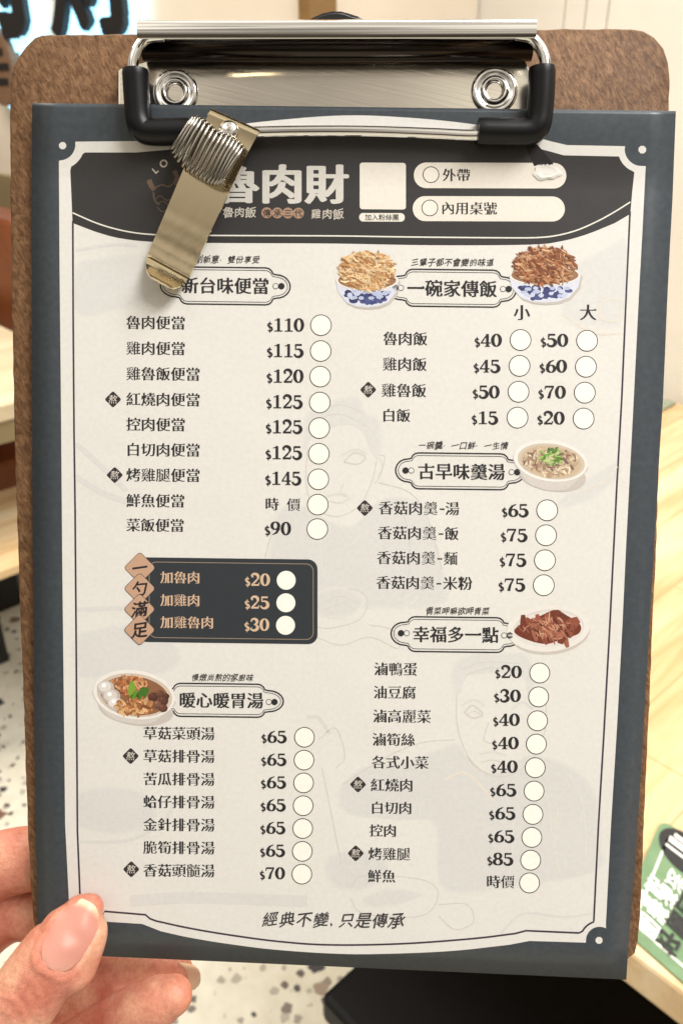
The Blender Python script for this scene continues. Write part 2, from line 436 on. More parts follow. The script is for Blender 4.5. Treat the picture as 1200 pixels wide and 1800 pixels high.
SKIN = mat('skin', (.6, .4, .3), .44, spec=.3)
b_ = bsdf(SKIN); b_.inputs['Subsurface Weight'].default_value = .22
b_.inputs['Subsurface Radius'].default_value = (.0035, .0012, .0006); b_.inputs['Subsurface Scale'].default_value = 1.0
_sv = coords(SKIN)
_sc = ramp(SKIN, noise(SKIN, _sv, 75, 4, .55), [(.34, s2l((192, 114, 94))), (.5, s2l((210, 144, 120))), (.66, s2l((224, 172, 142)))])
lk(SKIN, mixc(SKIN, .25, _sc, ramp(SKIN, noise(SKIN, _sv, 900, 2), [(.35, s2l((190, 130, 110))), (.65, (1, .95, .9))]), 'MULTIPLY'), b_.inputs['Base Color'])
_wv = nd(SKIN, 'ShaderNodeTexVoronoi', feature='DISTANCE_TO_EDGE'); _wv.inputs['Scale'].default_value = 1400; lk(SKIN, _sv, _wv.inputs['Vector'])
_sb = nd(SKIN, 'ShaderNodeMath', operation='MULTIPLY_ADD'); _sb.inputs[1].default_value = .5
lk(SKIN, _wv.outputs['Distance'], _sb.inputs[0]); lk(SKIN, noise(SKIN, _sv, 420, 4, .65), _sb.inputs[2])
bump(SKIN, _sb.outputs[0], .30, .0007)
NAIL = mat('fingernail', s2l((226, 172, 150)), .40, spec=.3)
bsdf(NAIL).inputs['Subsurface Weight'].default_value = .2; bsdf(NAIL).inputs['Subsurface Radius'].default_value = (.002, .001, .0006)
_na = nd(NAIL, 'ShaderNodeAttribute', attribute_name='Col'); lk(NAIL, _na.outputs['Color'], bsdf(NAIL).inputs['Base Color'])
bump(NAIL, noise(NAIL, coords(NAIL, (1500, 200, 400), (0, 0, R(31))), 1, 2), .10, .0003)

def wood(name, dark, mid, light, ang, scale=1.0, planks=False):
    m = mat(name, rough=.42, spec=.4)
    v = coords(m, (1.6*scale, 16*scale, 16*scale), (0, 0, -ang)); v2 = coords(m, (.6*scale, 5*scale, 5*scale), (0, 0, -ang))
    f1 = noise(m, v, 2.2, 6, .6, .8); f2 = noise(m, v2, 1.6, 2, .5)
    c = mixc(m, .5, ramp(m, f1, [(.3, s2l(dark)), (.52, s2l(mid)), (.72, s2l(light))]), ramp(m, f2, [(.35, s2l(dark)), (.5, s2l(mid)), (.62, s2l(light))]))
    if planks:
        v3 = coords(m, (1, 1, 1), (0, 0, -ang)); br = nd(m, 'ShaderNodeTexBrick')
        for k_, x_ in (('Color1', (1, 1, 1, 1)), ('Color2', (.95, .92, .88, 1)), ('Mortar', (.74, .66, .55, 1)), ('Scale', 1.0), ('Mortar Size', .0012), ('Brick Width', .62), ('Row Height', .095), ('Bias', -.1)): br.inputs[k_].default_value = x_
        lk(m, v3, br.inputs['Vector']); c = mixc(m, 1.0, c, br.outputs['Color'], 'MULTIPLY')
    lk(m, c, bsdf(m).inputs['Base Color']); return m

# ------------------------------------------------------------------ the place behind (45 degree grid: e runs right and nearer, n runs away)
E_ = Vector((.684, -.729, 0)).normalized(); N_ = Vector((.729, .684, 0)).normalized()
GRID = Matrix((( E_.x, N_.x, 0, 0), (E_.y, N_.y, 0, 0), (0, 0, 1, 0), (0, 0, 0, 1)))    # local x = e, y = n
GANG = math.atan2(E_.y, E_.x)
def ray(u, v): return (CAM.to_3x3() @ Vector(((u-CU)/F, -(v-CV_)/F, -1)))
def on_z(u, v, z):
    d = ray(u, v); s = (z-H_CAM)/d.z; p = Vector((0, 0, H_CAM))+d*s; return Vector((p.dot(E_), p.dot(N_), p.z))
def on_n(u, v, n):
    d = ray(u, v); s = n/d.dot(N_); p = Vector((0, 0, H_CAM))+d*s; return Vector((p.dot(E_), n, p.z))
def on_e(u, v, e):
    d = ray(u, v); s = e/d.dot(E_); p = Vector((0, 0, H_CAM))+d*s; return Vector((e, p.dot(N_), p.z))
def gbox(name, lo, hi, m, bevel=.002, kind=None, label=None, cat=None, root=None, parent=None, M=None, group=None):
    b = bmesh.new(); bm_box(b, lo, hi, M)
    if bevel: bmesh.ops.bevel(b, geom=b.edges[:], offset=bevel, segments=2, affect='EDGES', profile=.5)
    bmesh.ops.recalc_face_normals(b, faces=b.faces)
    if root is not None: return obj(name, b, m, root, parent)
    c = Vector(((lo[0]+hi[0])/2, (lo[1]+hi[1])/2, lo[2])); bmesh.ops.translate(b, vec=-c, verts=b.verts)
    o = obj(name, b, m, frame=GRID @ Matrix.Translation(c)); return tag(o, label, cat, group, kind)

FLOOR = mat('terrazzo', rough=.35, spec=.4)
_fv = coords(FLOOR)
def chips(scale, size, seed):
    v = nd(FLOOR, 'ShaderNodeTexVoronoi', feature='F1'); v.inputs['Scale'].default_value = scale
    mpn = nd(FLOOR, 'ShaderNodeMapping'); mpn.inputs['Location'].default_value = (seed, seed*1.7, 0)
    nn = nd(FLOOR, 'ShaderNodeTexNoise'); nn.inputs['Scale'].default_value = scale*2.6; lk(FLOOR, _fv, nn.inputs['Vector'])
    ad = nd(FLOOR, 'ShaderNodeVectorMath', operation='MULTIPLY_ADD'); ad.inputs[1].default_value = (.55/scale,)*3
    lk(FLOOR, nn.outputs['Color'], ad.inputs[0]); lk(FLOOR, _fv, ad.inputs[2]); lk(FLOOR, ad.outputs[0], mpn.inputs['Vector']); lk(FLOOR, mpn.outputs[0], v.inputs['Vector'])
    sp = nd(FLOOR, 'ShaderNodeSeparateColor'); lk(FLOOR, v.outputs['Color'], sp.inputs[0])
    th = nd(FLOOR, 'ShaderNodeMath', operation='MULTIPLY'); lk(FLOOR, sp.outputs[0], th.inputs[0]); th.inputs[1].default_value = size
    lt = nd(FLOOR, 'ShaderNodeMath', operation='LESS_THAN'); lk(FLOOR, v.outputs['Distance'], lt.inputs[0]); lk(FLOOR, th.outputs[0], lt.inputs[1])
    return lt.outputs[0], sp.outputs[1]
_base = ramp(FLOOR, noise(FLOOR, _fv, 30, 4), [(.3, s2l((222, 218, 202))), (.7, s2l((236, 234, 220)))])
_k1, _r1 = chips(16, .34, 0); _k2, _r2 = chips(46, .42, 3.3)
_cc = ramp(FLOOR, _r1, [(.0, s2l((62, 66, 84))), (.45, s2l((70, 68, 74))), (.62, s2l((138, 104, 86))), (1., s2l((190, 184, 172)))])
_c2 = ramp(FLOOR, _r2, [(.0, s2l((66, 66, 72))), (.5, s2l((120, 112, 104))), (1., s2l((200, 196, 184)))])
lk(FLOOR, mixc(FLOOR, _k1, mixc(FLOOR, _k2, _base, _c2), _cc), bsdf(FLOOR).inputs['Base Color'])
fb = bmesh.new(); bm_box(fb, (-6, -4, -.05), (6, 8, 0)); tag(obj('floor', fb, FLOOR), kind='structure')

PLASTER = mat('cream_plaster', rough=.7, spec=.25)
lk(PLASTER, ramp(PLASTER, noise(PLASTER, coords(PLASTER), 3, 4), [(.3, s2l((214, 204, 188))), (.7, s2l((226, 217, 202)))]), bsdf(PLASTER).inputs['Base Color'])
PANEL = mat('white_panel', s2l((230, 224, 212)), .45, spec=.35)
lk(PANEL, ramp(PANEL, noise(PANEL, coords(PANEL), 5, 3), [(.3, s2l((226, 222, 213))), (.7, s2l((236, 232, 224)))]), bsdf(PANEL).inputs['Base Color'])
DADO = mat('olive_laminate', s2l((146, 130, 96)), .5)
lk(DADO, ramp(DADO, noise(DADO, coords(DADO), 6, 4), [(.3, s2l((138, 122, 88))), (.7, s2l((154, 138, 104)))]), bsdf(DADO).inputs['Base Color'])
PALE = wood('pale_oak', (206, 164, 112), (234, 206, 162), (244, 228, 196), R(90), 1.6, True)
PALE2 = wood('bleached_oak', (206, 186, 150), (222, 205, 172), (234, 220, 192), R(90), 1.0)
POST = wood('honey_oak', (112, 84, 48), (134, 104, 64), (150, 118, 76), R(90), 1.0)
STEEL = mat('black_steel', (.008, .008, .009), .4)
LEATHER = mat('tan_leather', rough=.45)
lk(LEATHER, ramp(LEATHER, noise(LEATHER, coords(LEATHER), 14, 4), [(.3, s2l((112, 56, 20))), (.7, s2l((138, 72, 28)))]), bsdf(LEATHER).inputs['Base Color'])
bump(LEATHER, noise(LEATHER, coords(LEATHER), 160, 3), .2, .002)
CUSHION = mat('black_vinyl', (.003, .003, .004), .5, spec=.15)
bump(CUSHION, noise(CUSHION, coords(CUSHION), 200, 3), .1, .001)

NW1, NW2 = 1.14, 1.62
corner_e = on_n(545, 30, NW1).x
gbox('wall', (-4.5, NW1, 0), (corner_e, NW2-.004, 2.9), PLASTER, .003, label='cream plastered wall behind the glowing dark sign', cat='wall')
dz = on_n(8, 305, NW1).z
gbox('wall_cladding', (-4.5, NW1-.02, .0), (corner_e-.04, NW1-.001, dz), DADO, .002, label='olive brown cladding on the wall above the leather backrest', cat='cladding')
pe0 = on_n(525, 20, NW1-.01).x; 
gbox('corner_trim', (pe0, NW1-.012, 0), (corner_e+.012, NW1+.055, 2.9), POST, .002, label='narrow brown wooden trim up the wall corner above the clip', cat='trim')
wr = thing('panelled_wall', 'white panelled wall with thin upright joints above the right table', 'wall', (0.6, NW2, 0), GRID)
xs = [on_n(u, 30, NW2).x for u in (808, 990, 1027, 1066)]
ed = [corner_e-.3] + xs + [3.6]
for i, (a, c) in enumerate(zip(ed, ed[1:])):
    gbox('panel', (a+.0015, NW2, 0), (c-.0015, NW2+.05, 2.9), PANEL, .0015, root=wr)
gbox('backing', (corner_e-.3, NW2+.02, 0), (3.6, NW2+.08, 2.9), STEEL, 0, root=wr)

# back-lit sign on the plastered wall
SIGNF = mat('sign_face', (.012, .011, .012), .4)
def emis(name, col, st):
    m = mat(name, col); bsdf(m).inputs['Emission Color'].default_value = (*col, 1); bsdf(m).inputs['Emission Strength'].default_value = st; return m
HALO = emis('lit_acrylic', (.36, .76, 1.0), 1.9)
sgn = thing('wall_sign', 'glowing cold white wall sign with thick black characters, top left', 'sign', tuple(on_n(100, 60, NW1)), GRID)
def flat_text(ch, weight, place, depth, name, m, root, parent=None):
    g, f = glyph(ch, weight)
    b = bmesh.new(); vs = [b.verts.new(place(x, y)) for x, y in g]
    for q in f:
        try: b.faces.new([vs[i] for i in q])
        except ValueError: pass
    r = bmesh.ops.extrude_face_region(b, geom=b.faces[:])
    bmesh.ops.translate(b, vec=Vector(depth), verts=[e for e in r['geom'] if isinstance(e, bmesh.types.BMVert)])
    bmesh.ops.recalc_face_normals(b, faces=b.faces)
    return obj(name, b, m, root, parent)
for ch, uc in (('財', 160), ('肉', -22), ('魯', -204)):
    q0 = on_n(uc, 60, NW1-.05); q1 = on_n(uc+100, 60, NW1-.05); k = (q1.x-q0.x)/100; em = 168*k
    for nm, wgt, off, dep, mm in (('character', 'face', .048, .016, SIGNF), ('glow_tube', 'halo', .030, .028, HALO)):
        flat_text(ch, wgt, lambda x, y: Vector((q0.x+(x-.5)*em, NW1-off, q0.z+(y+.075)*em*.95)), (0, dep, 0), nm, mm, sgn)
bd = on_n(2, 119, NW1-.04); rb = abs(on_n(28, 119, NW1-.04).x-bd.x)
BRONZE = mat('bronze_disc', s2l((120, 92, 70)), .5)
b = bmesh.new()
for i in range(32): b.verts.new((bd.x+rb*math.cos(i*math.pi/16), NW1-.05, bd.z+rb*math.sin(i*math.pi/16)))
b.faces.new(b.verts[:]); r = bmesh.ops.extrude_face_region(b, geom=b.faces[:]); bmesh.ops.translate(b, vec=(0, .03, 0), verts=[e for e in r['geom'] if isinstance(e, bmesh.types.BMVert)])
bmesh.ops.recalc_face_normals(b, faces=b.faces); disc = obj('round_plaque', b, BRONZE, sgn)
b = bmesh.new()
for dzz, w_ in ((.40, .55), (.02, .8), (-.36, .6)):
    bm_box(b, (bd.x-rb*w_, NW1-.053, bd.z+rb*(dzz-.09)), (bd.x+rb*w_, NW1-.0495, bd.z+rb*(dzz+.09)))
obj('stroke', b, SIGNF, sgn, disc)
b = bmesh.new()
for i in range(32): b.verts.new((bd.x+rb*1.14*math.cos(i*math.pi/16), NW1-.018, bd.z+rb*1.14*math.sin(i*math.pi/16)))
b.faces.new(b.verts[:]); r = bmesh.ops.extrude_face_region(b, geom=b.faces[:]); bmesh.ops.translate(b, vec=(0, .014, 0), verts=[e for e in r['geom'] if isinstance(e, bmesh.types.BMVert)])
bmesh.ops.recalc_face_normals(b, faces=b.faces); obj('glow_ring', b, HALO, sgn)

# right table with its green card
rt = thing('table', 'pale oak table beside the clipboard carrying the green card', 'table', (.2, .95, 0), GRID)
nr0 = on_z(1116, 1680, .75).y; nr1 = on_z(1164, 701, .75).y; ter = on_z(1164, 701, .75).x-.03
gbox('tabletop', (ter, nr0, .712), (1.7, min(nr1, NW2-.004), .75), PALE, .004, root=rt)
for ex, ny in ((ter+.3, nr0+.16), (ter+.3, nr1-.16), (1.6, nr0+.16), (1.6, nr1-.16)):
    gbox('leg', (ex-.02, ny-.02, 0), (ex+.02, ny+.02, .711), STEEL, .002, root=rt)
gbox('beam', (ter+.321, nr0+.15, .66), (1.579, nr0+.17, .7105), STEEL, .002, root=rt)
t = on_z(1164, 712, .75); ty = min(t.y, NW2-.05)
gbox('coaster', (t.x-.06, ty-.05, .7505), (t.x+.018, ty+.02, .757), mat('grey_green', s2l((150, 160, 140)), .5), .001, label='small grey green pad at the far end of the right table', cat='pad')

CARDG = mat('green_card', s2l((134, 160, 126)), .45)
lk(CARDG, ramp(CARDG, noise(CARDG, coords(CARDG), 60, 3), [(.3, s2l((106, 136, 98))), (.7, s2l((118, 148, 110)))]), bsdf(CARDG).inputs['Base Color'])
c0 = on_z(1162, 1438, .752); c1 = on_z(1200, 1466, .752); c2 = on_z(1083, 1624, .752)
ax = Vector((c1.x-c0.x, c1.y-c0.y)).normalized(); ay = Vector((c2.x-c0.x, c2.y-c0.y)); L2 = ay.length; ay = ay.normalized()
LW = L2*1.5
cd = thing('menu_card', 'sage green card with a white outline lying on the right table', 'card', (c0.x, c0.y, .7506), GRID)
def cpt(a, b_, z): return Vector((c0.x+ax.x*a+ay.x*b_, c0.y+ax.y*a+ay.y*b_, z))
def rrect(w, h, r, inset=0, n=8):
    w0, w1, h0, h1 = inset, w-inset, inset, h-inset; out = []
    for cx, cy, a0 in ((w1-r, h1-r, 0), (w0+r, h1-r, 90), (w0+r, h0+r, 180), (w1-r, h0+r, 270)):
        out += [(cx+r*math.cos(R(a0+90*i/n)), cy+r*math.sin(R(a0+90*i/n))) for i in range(n+1)]
    return out
o_ = rrect(LW, L2, .012)
obj('card_base', bm_poly_prism([cpt(a, d, .7506) for a, d in o_], [cpt(a, d, .7522) for a, d in o_]), CARDG, cd)
WHITE = mat('white_ink', s2l((246, 246, 240)), .5); BLACK = mat('black_ink', s2l((34, 34, 36)), .45)
def ring_flat(A, B, z):
    b = bmesh.new(); a = [b.verts.new(cpt(x, y, z)) for x, y in A]; c = [b.verts.new(cpt(x, y, z)) for x, y in B]; n = len(a)
    for i in range(n): b.faces.new((a[i], a[(i+1) % n], c[(i+1) % n], c[i]))
    bmesh.ops.recalc_face_normals(b, faces=b.faces); return b
obj('outline', ring_flat(rrect(LW, L2, .009, .0105), rrect(LW, L2, .0075, .0125), .7526), WHITE, cd)
def card_px(u, v):
    p = on_z(u, v, .7524); d = Vector((p.x-c0.x, p.y-c0.y)); M2 = np.array([[ax.x, ay.x], [ax.y, ay.y]]); return np.linalg.solve(M2, [d.x, d.y])
ec = card_px(1204, 1500)
b = bmesh.new(); vs = [b.verts.new(cpt(ec[0]+.026*math.cos(i*math.pi/20), ec[1]+.021*math.sin(i*math.pi/20), .7526)) for i in range(40)]; b.faces.new(vs)
bmesh.ops.recalc_face_normals(b, faces=b.faces); obj('emblem', b, BLACK, cd)
b = bmesh.new()
for yy, x0, ww in ((-.010, -.014, .0022), (-.0025, -.017, .0032), (.006, -.018, .0014)):
    vs = [b.verts.new(cpt(ec[0]+x, ec[1]+y, .753)) for x, y in ((x0, yy-ww), (.02, yy-ww), (.02, yy+ww), (x0, yy+ww))]; b.faces.new(vs)
bmesh.ops.recalc_face_normals(b, faces=b.faces); obj('emblem_bar', b, WHITE, cd)
# blocks of characters running up the card
for n_s, (s, (u0, v0), (u1, v1), m_, hgt) in enumerate((('留言點', (1122, 1612), (1152, 1560), WHITE, 1.05), ('即將滿送', (1141, 1632), (1186, 1551), WHITE, .95), ('好團回饋', (1174, 1657), (1224, 1568), BLACK, 1.0))):
    a = card_px(u0, v0); c = card_px(u1, v1); d = (c-a)/(len(s)-1); em = np.linalg.norm(d)*.93; dn = d/np.linalg.norm(d); up = np.array([dn[1], -dn[0]])
    for i, ch in enumerate(s):
        g, f = glyph(ch, 'bold'); b = bmesh.new(); q = a+d*i
        vs = []
        for x, y in g:
            w_ = q + (x-.5)*em*dn*1.0 - (y-.38)*em*hgt*up*(1)
            vs.append(b.verts.new(cpt(w_[0], w_[1], .7527+.00012*i+.0006*n_s)))
        for k in f:
            try: b.faces.new([vs[j] for j in k])
            except ValueError: pass
        b.normal_update()
        for fc in b.faces:
            if fc.normal.z < 0: fc.normal_flip()
        obj('character', b, m_, cd)

# black stool below the clipboard
q0, q1 = on_z(562, 1748, .45), on_z(607, 1698, .45)
st = thing('stool', 'black square padded stool on the terrazzo floor below the clipboard', 'stool', (q0.x+.18, q0.y+.18, 0), GRID)
gbox('seat', (q0.x, q0.y, .405), (q0.x+.36, q0.y+.36, .45), CUSHION, .008, root=st)
gbox('seat_frame', (q0.x+.012, q0.y+.012, .38), (q0.x+.348, q0.y+.348, .404), STEEL, .002, root=st)
for i in (0, 1):
    for j in (0, 1):
        x, y = q0.x+.03+.3*i, q0.y+.03+.3*j
        gbox('leg', (x-.013, y-.013, 0), (x+.013, y+.013, .3795), STEEL, .002, root=st)

# left table, its bench back and a stool
lf = on_z(10, 576, .75); ln = on_z(12, 711, .75)
lt = thing('table', 'bleached pale table in front of the tan leather backrest, far left', 'table', (ln.x-.5, .4, 0), GRID)
gbox('tabletop', (ln.x-1.3, .0, .715), (ln.x, lf.y, .75), PALE2, .003, root=lt)
gbox('apron', (ln.x-1.29, .01, .665), (ln.x-.008, lf.y-.01, .714), DADO, .002, root=lt)
for x in (ln.x-1.25, ln.x-.08):
    for y in (.06, lf.y-.08):
        gbox('leg', (x-.025, y-.025, 0), (x+.025, y+.025, .664), STEEL, .002, root=lt)
nb = .93
bk = thing('bench', 'tan leather bench with an upright padded back behind the left table', 'bench', (-2.6, nb, 0), GRID)
zt = on_n(10, 384, nb).z
for i in range(3):
    gbox('back_cushion', (-2.05-.62*(i+1)+.004, nb, .42), (-2.05-.62*i-.004, nb+.1, zt), LEATHER, .018, root=bk)
gbox('seat', (-3.9, nb-.38, .34), (-2.05, nb-.002, .45), LEATHER, .015, root=bk)
gbox('plinth', (-3.88, nb-.33, 0), (-2.07, nb+.08, .339), STEEL, .003, root=bk)
s0 = on_z(0, 1000, .45); se = on_z(16, 998, .45).x
ls = thing('stool', 'pale wooden seated stool with black legs tucked by the left table', 'stool', (se-.18, s0.y, 0), GRID)
gbox('seat', (se-.36, s0.y-.14, .428), (se, s0.y+.24, .45), PALE, .004, root=ls)
for x in (se-.33, se-.03):
    for y in (s0.y-.1, s0.y+.055, ):
        gbox('leg', (x-.014, y-.014, 0), (x+.014, y+.014, .4275), STEEL, .002, root=ls)
gbox('rail', (se-.315, s0.y+.05, .39), (se-.045, s0.y+.065, .4275), STEEL, .001, root=ls)

# ------------------------------------------------------------------ clipboard
ZB = -.0016                                    # board's face
cb = thing('clipboard', 'brown hardboard clipboard with a chrome spring clip, held upright', 'clipboard', tuple(p1(600, 900, ZB)), SHEET)
edge = [(17, 150), (17, 300), (19, 500), (22, 640), (24.5, 740), (26.5, 840), (29, 900), (32, 1010), (37, 1130), (41, 1240), (45, 1380), (50, 1500), (56, 1600), (62, 1650), (75, 1672), (100, 1680),
        (600, 1685), (1060, 1690), (1103, 1687), (1116, 1677), (1122, 1655), (1125, 1620), (1129, 1540), (1133, 1420), (1137, 1340), (1142, 1240), (1147, 1110), (1151, 1030), (1154, 950), (1157, 860), (1159.5, 780),
        (1165, 600), (1171, 400), (1176, 220), (1177, 140), (1174.5, 108), (1166, 84), (1150, 64), (1130, 53), (1110, 49), (990, 49), (945, 51), (600, 55), (230, 58), (73, 60), (60, 65), (46, 79), (31, 99), (22, 118)]
pts = []
for i, (a, c) in enumerate(zip(edge, edge[1:]+edge[:1])):
    n = max(1, int(math.hypot(c[0]-a[0], c[1]-a[1])/14))
    for k in range(n):
        u = a[0]+(c[0]-a[0])*k/n; v = a[1]+(c[1]-a[1])*k/n
        j = .7 if n > 1 or True else 0
        pts.append((u+random.uniform(-j, j), v+random.uniform(-j, j)))
P0 = pp(*np.array(pts).T, ZB); cen = P0.mean(0)
nrm = np.array([0, 0, 1.])
def inset(P, d):
    T = np.roll(P, -1, 0)-np.roll(P, 1, 0); T /= np.linalg.norm(T, axis=1)[:, None]
    N = np.stack([-T[:, 1], T[:, 0], 0*T[:, 0]], 1)
    s = 1 if ((cen-P)*N).sum() > 0 else -1
    return P+N*d*s
b = bmesh.new(); rings = []
for d, dz in ((.0006, 0), (.0002, -.0002), (0, -.0006), (0, -.0026), (.0003, -.0031), (.0008, -.0033)):
    Q = inset(P0, d); Q[:, 2] = ZB+dz; rings.append([b.verts.new(q) for q in Q])
for A, B in zip(rings, rings[1:]):
    for i in range(len(A)): b.faces.new((A[i], A[(i+1) % len(A)], B[(i+1) % len(B)], B[i]))
b.faces.new(rings[0]); b.faces.new(rings[-1][::-1]); bmesh.ops.recalc_face_normals(b, faces=b.faces)
auto_smooth(obj('board', b, BOARD, cb), 50)
b = bmesh.new()
bm_box(b, tuple(p1(1168, 121, ZB)-Vector((0, 0, .0005))), tuple(p1(1178, 117, ZB)+Vector((0, 0, .0003))))

# clip plate: thin sheet, pressed over the board
def sheet_grid(px, zs, thick, name, m, parent=None, bevel=0):
    pass
zpl = ZB+.0002
po = [(209, 122), (262, 108), (600, 101), (920, 104), (931, 125), (931, 214), (920, 222), (222, 222), (209, 214)]
A = [p1(u, v, zpl) for u, v in po]; B = [p1(u, v, zpl+.0009) for u, v in po]
pl = bm_poly_prism(A, B); bmesh.ops.bevel(pl, geom=[e for e in pl.edges], offset=.00025, segments=2, affect='EDGES')
plate = obj('clip_plate', pl, PLATE, cb); auto_smooth(plate, 30)
for u, v in ((309, 163), (868, 160)):
    c = p1(u, v, zpl+.0009); b = bmesh.new()
    bm_lathe(b, c, [(0.0053, 0), (.0051, .0006), (.0046, .0009), (.0040, .0007), (.0034, .00035), (.0031, .0004), (.0029, .0009), (.0026, .0011), (.0022, .0009), (.0018, .0002), (.0016, -.0003), (0, -.0004)], 48)
    bmesh.ops.recalc_face_normals(b, faces=b.faces); obj('rivet', b, CHROME, cb, plate, smooth=True)

# rolled lip on top of the clip, with an added dark rod for the shade in its hollow
def bar(name, u0, u1, v0, v1, zc, rr, a0, a1, wall, m):
    b = bmesh.new(); L_, R_ = p1(u0, v0, zc), p1(u1, v1, zc); yv = Vector((0, 0, 1)).cross(R_-L_).normalized()
    prof = [(rr*math.cos(R(x)), rr*math.sin(R(x))) for x in np.arange(a0, a1+1, 6)]
    rings = [[b.verts.new(p+yv*(y*k)+Vector((0, 0, z*k))) for y, z in prof] for p in (L_, R_) for k in (1, wall)]
    ro0, ri0, ro1, ri1 = rings; n = len(prof)
    for i in range(n-1):
        b.faces.new((ro0[i], ro0[i+1], ro1[i+1], ro1[i])); b.faces.new((ri0[i+1], ri0[i], ri1[i], ri1[i+1]))
        b.faces.new((ro0[i+1], ro0[i], ri0[i], ri0[i+1])); b.faces.new((ro1[i], ro1[i+1], ri1[i+1], ri1[i]))
    b.faces.new((ro0[0], ro1[0], ri1[0], ri0[0])); b.faces.new((ro1[n-1], ro0[n-1], ri0[n-1], ri1[n-1]))
    bmesh.ops.recalc_face_normals(b, faces=b.faces); o = obj(name, b, m, cb); auto_smooth(o, 40); return o
bar('clip_bar', 247, 938, 62.5, 61, .0062, .0030, -70, 132, .86, CHROME)
HOLLOW = mat('hollow_shade', (.05, .042, .036), .22, 1.0)
b = bmesh.new(); bm_tube(b, [p1(252, 88, .0018), p1(934, 87, .0018)], .0024, 24); obj('shade_rod', b, HOLLOW, cb, smooth=True)  # dark rod added as the shade inside the lip
# wire: side arms, rubber corners and the pressing rod
zr = .0052; wr_ = .00125
zw = float(zp(float(pp(600, 237)[1])))+wr_+.0005
def wpath(L): return catmull([pp(u, v, z) for u, v, z in L], 8)
b = bmesh.new()
bm_tube(b, wpath([(290, 64, .0050), (262, 67, .005), (249, 77, .005), (240, 92, .0053), (234, 112, .0054), (235, 140, .0052), (239, 190, .0042), (243, 218, .0034), (258, 232, zw), (300, 235, zw), (400, 234, zw), (520, 231, zw), (640, 231, zw), (760, 235, zw), (830, 238, zw), (900, 234, zw), (935, 231, zw),
                  (945, 218, .0034), (950, 190, .0042), (955, 140, .0052), (958, 112, .0054), (953, 92, .0053), (943, 77, .005), (930, 66, .005), (905, 62, .005)]), wr_, 16)
wire = obj('clip_wire', b, CHROME, cb, smooth=True)
for P_ in ([(238, 122, .0052), (240, 160, .0046), (243, 200, .0040), (247, 220, .0038), (254, 229, .0036), (270, 232, .0035), (300, 232, .0035), (338, 231, .0035)],
           [(952, 118, .0052), (951, 160, .0046), (948, 200, .0040), (944, 220, .0038), (936, 229, .0036), (920, 232, .0035), (880, 232, .0035), (839, 231, .0035)]):
    b = bmesh.new(); pth = catmull([pp(*q) for q in P_], 6)
    bm_tube(b, pth, [.0028]+[.00295]*(len(pth)-2)+[.0028], 20)
    o = obj('rubber_corner', b, RUBBER, cb); bv = o.modifiers.new('b', 'BEVEL'); bv.width = .0004; bv.segments = 2; bv.limit_method = 'ANGLE'; bv.angle_limit = R(50)
    auto_smooth(o, 50)
# hanging hook behind the bar
hp = [(539, 44), (540, 36), (549, 32), (560, 26), (574, 21), (592, 19.5), (606, 21), (618, 26), (634, 30), (640, 36), (639, 46), (636, 62), (545, 62)]
hk = bm_poly_prism([p1(u, v, .0034) for u, v in hp], [p1(u, v, .0002) for u, v in hp]); bmesh.ops.bevel(hk, geom=hk.edges[:], offset=.0006, segments=3, affect='EDGES')
auto_smooth(obj('hanging_hook', hk, HOOK, cb), 60)

# ------------------------------------------------------------------ the menu sheet
CREAM, INKC, SLATE, HEAD = (221, 218, 212), (46, 44, 46), (66, 73, 80), (55, 53, 53)
COPPER = (196, 160, 132); WHT = (244, 240, 230)
sh = thing('menu_sheet', 'slate bordered laminated menu sheet with dish names, prices and tick circles', 'menu', tuple(p1(600, 900, .0003)), SHEET)
Lx = [(57, 181), (56, 300), (56, 450), (57, 700), (57.5, 900), (60, 1200), (62, 1400), (67, 1633), (68, 1676)]
Rx = [(1187, 195), (1181, 350), (1173, 500), (1164.5, 700), (1158, 800), (1150.5, 930), (1140.5, 1100), (1127, 1330), (1117, 1500), (1105, 1640), (1100, 1722)]
def li(T, v): return np.interp(v, [q[1] for q in T], [q[0] for q in T])
ss = sorted(set([0, 1] + [(v-185)/(1700-185) for v in range(185, 346, 7)] + list(np.linspace(.1, 1, 24))))
b = bmesh.new(); top, NX = [], 24
for s_ in ss:
    row = []
    vl = 181+s_*(1676-181); vr = 195+s_*(1722-195); ul = li(Lx, vl); ur = li(Rx, vr)
    for i in range(NX+1):
        t_ = i/NX; row.append(b.verts.new(on_sheet(ul+(ur-ul)*t_, vl+(vr-vl)*t_, 0)))
    top.append(row)
for A, B in zip(top, top[1:]):
    for i in range(NX): b.faces.new((A[i], B[i], B[i+1], A[i+1]))
paper = obj('paper', b, PAPER, sh, smooth=True)
so = paper.modifiers.new('s', 'SOLIDIFY'); so.thickness = .00022; so.offset = -1

def curve(T, n=6): return catmull(T, n)
# white frame: outer and inner outline (closed loops), running clockwise from top left
def arc(c, r, a0, a1, n=8): return [(c[0]+r*math.cos(R(a0+(a1-a0)*i/n)), c[1]+r*math.sin(R(a0+(a1-a0)*i/n))) for i in range(n+1)]
outer_top = [(133, 249), (235, 248)] + [tuple(p) for p in curve([(290, 243), (360, 228), (460, 214), (600, 203), (720, 207), (835, 219), (920, 236), (970, 249)], 6)] + [(996, 255), (1098, 257)]
outer_r = arc((1127, 262), 30, 190, 100, 8) + [(1134, 292), (1128, 410), (1123, 500), (1112, 720), (1100, 950), (1093, 1100), (1084, 1270), (1073, 1450), (1064, 1625)]
outer_br = arc((1053, 1653), 24, -62, -172, 8)
outer_bot = [(1029, 1657), (930, 1654)] + [tuple(p) for p in curve([(893, 1661), (788, 1672), (663, 1677), (580, 1676), (480, 1669), (400, 1659), (333, 1648), (283, 1637)], 5)] + [(250, 1624), (184, 1620)]
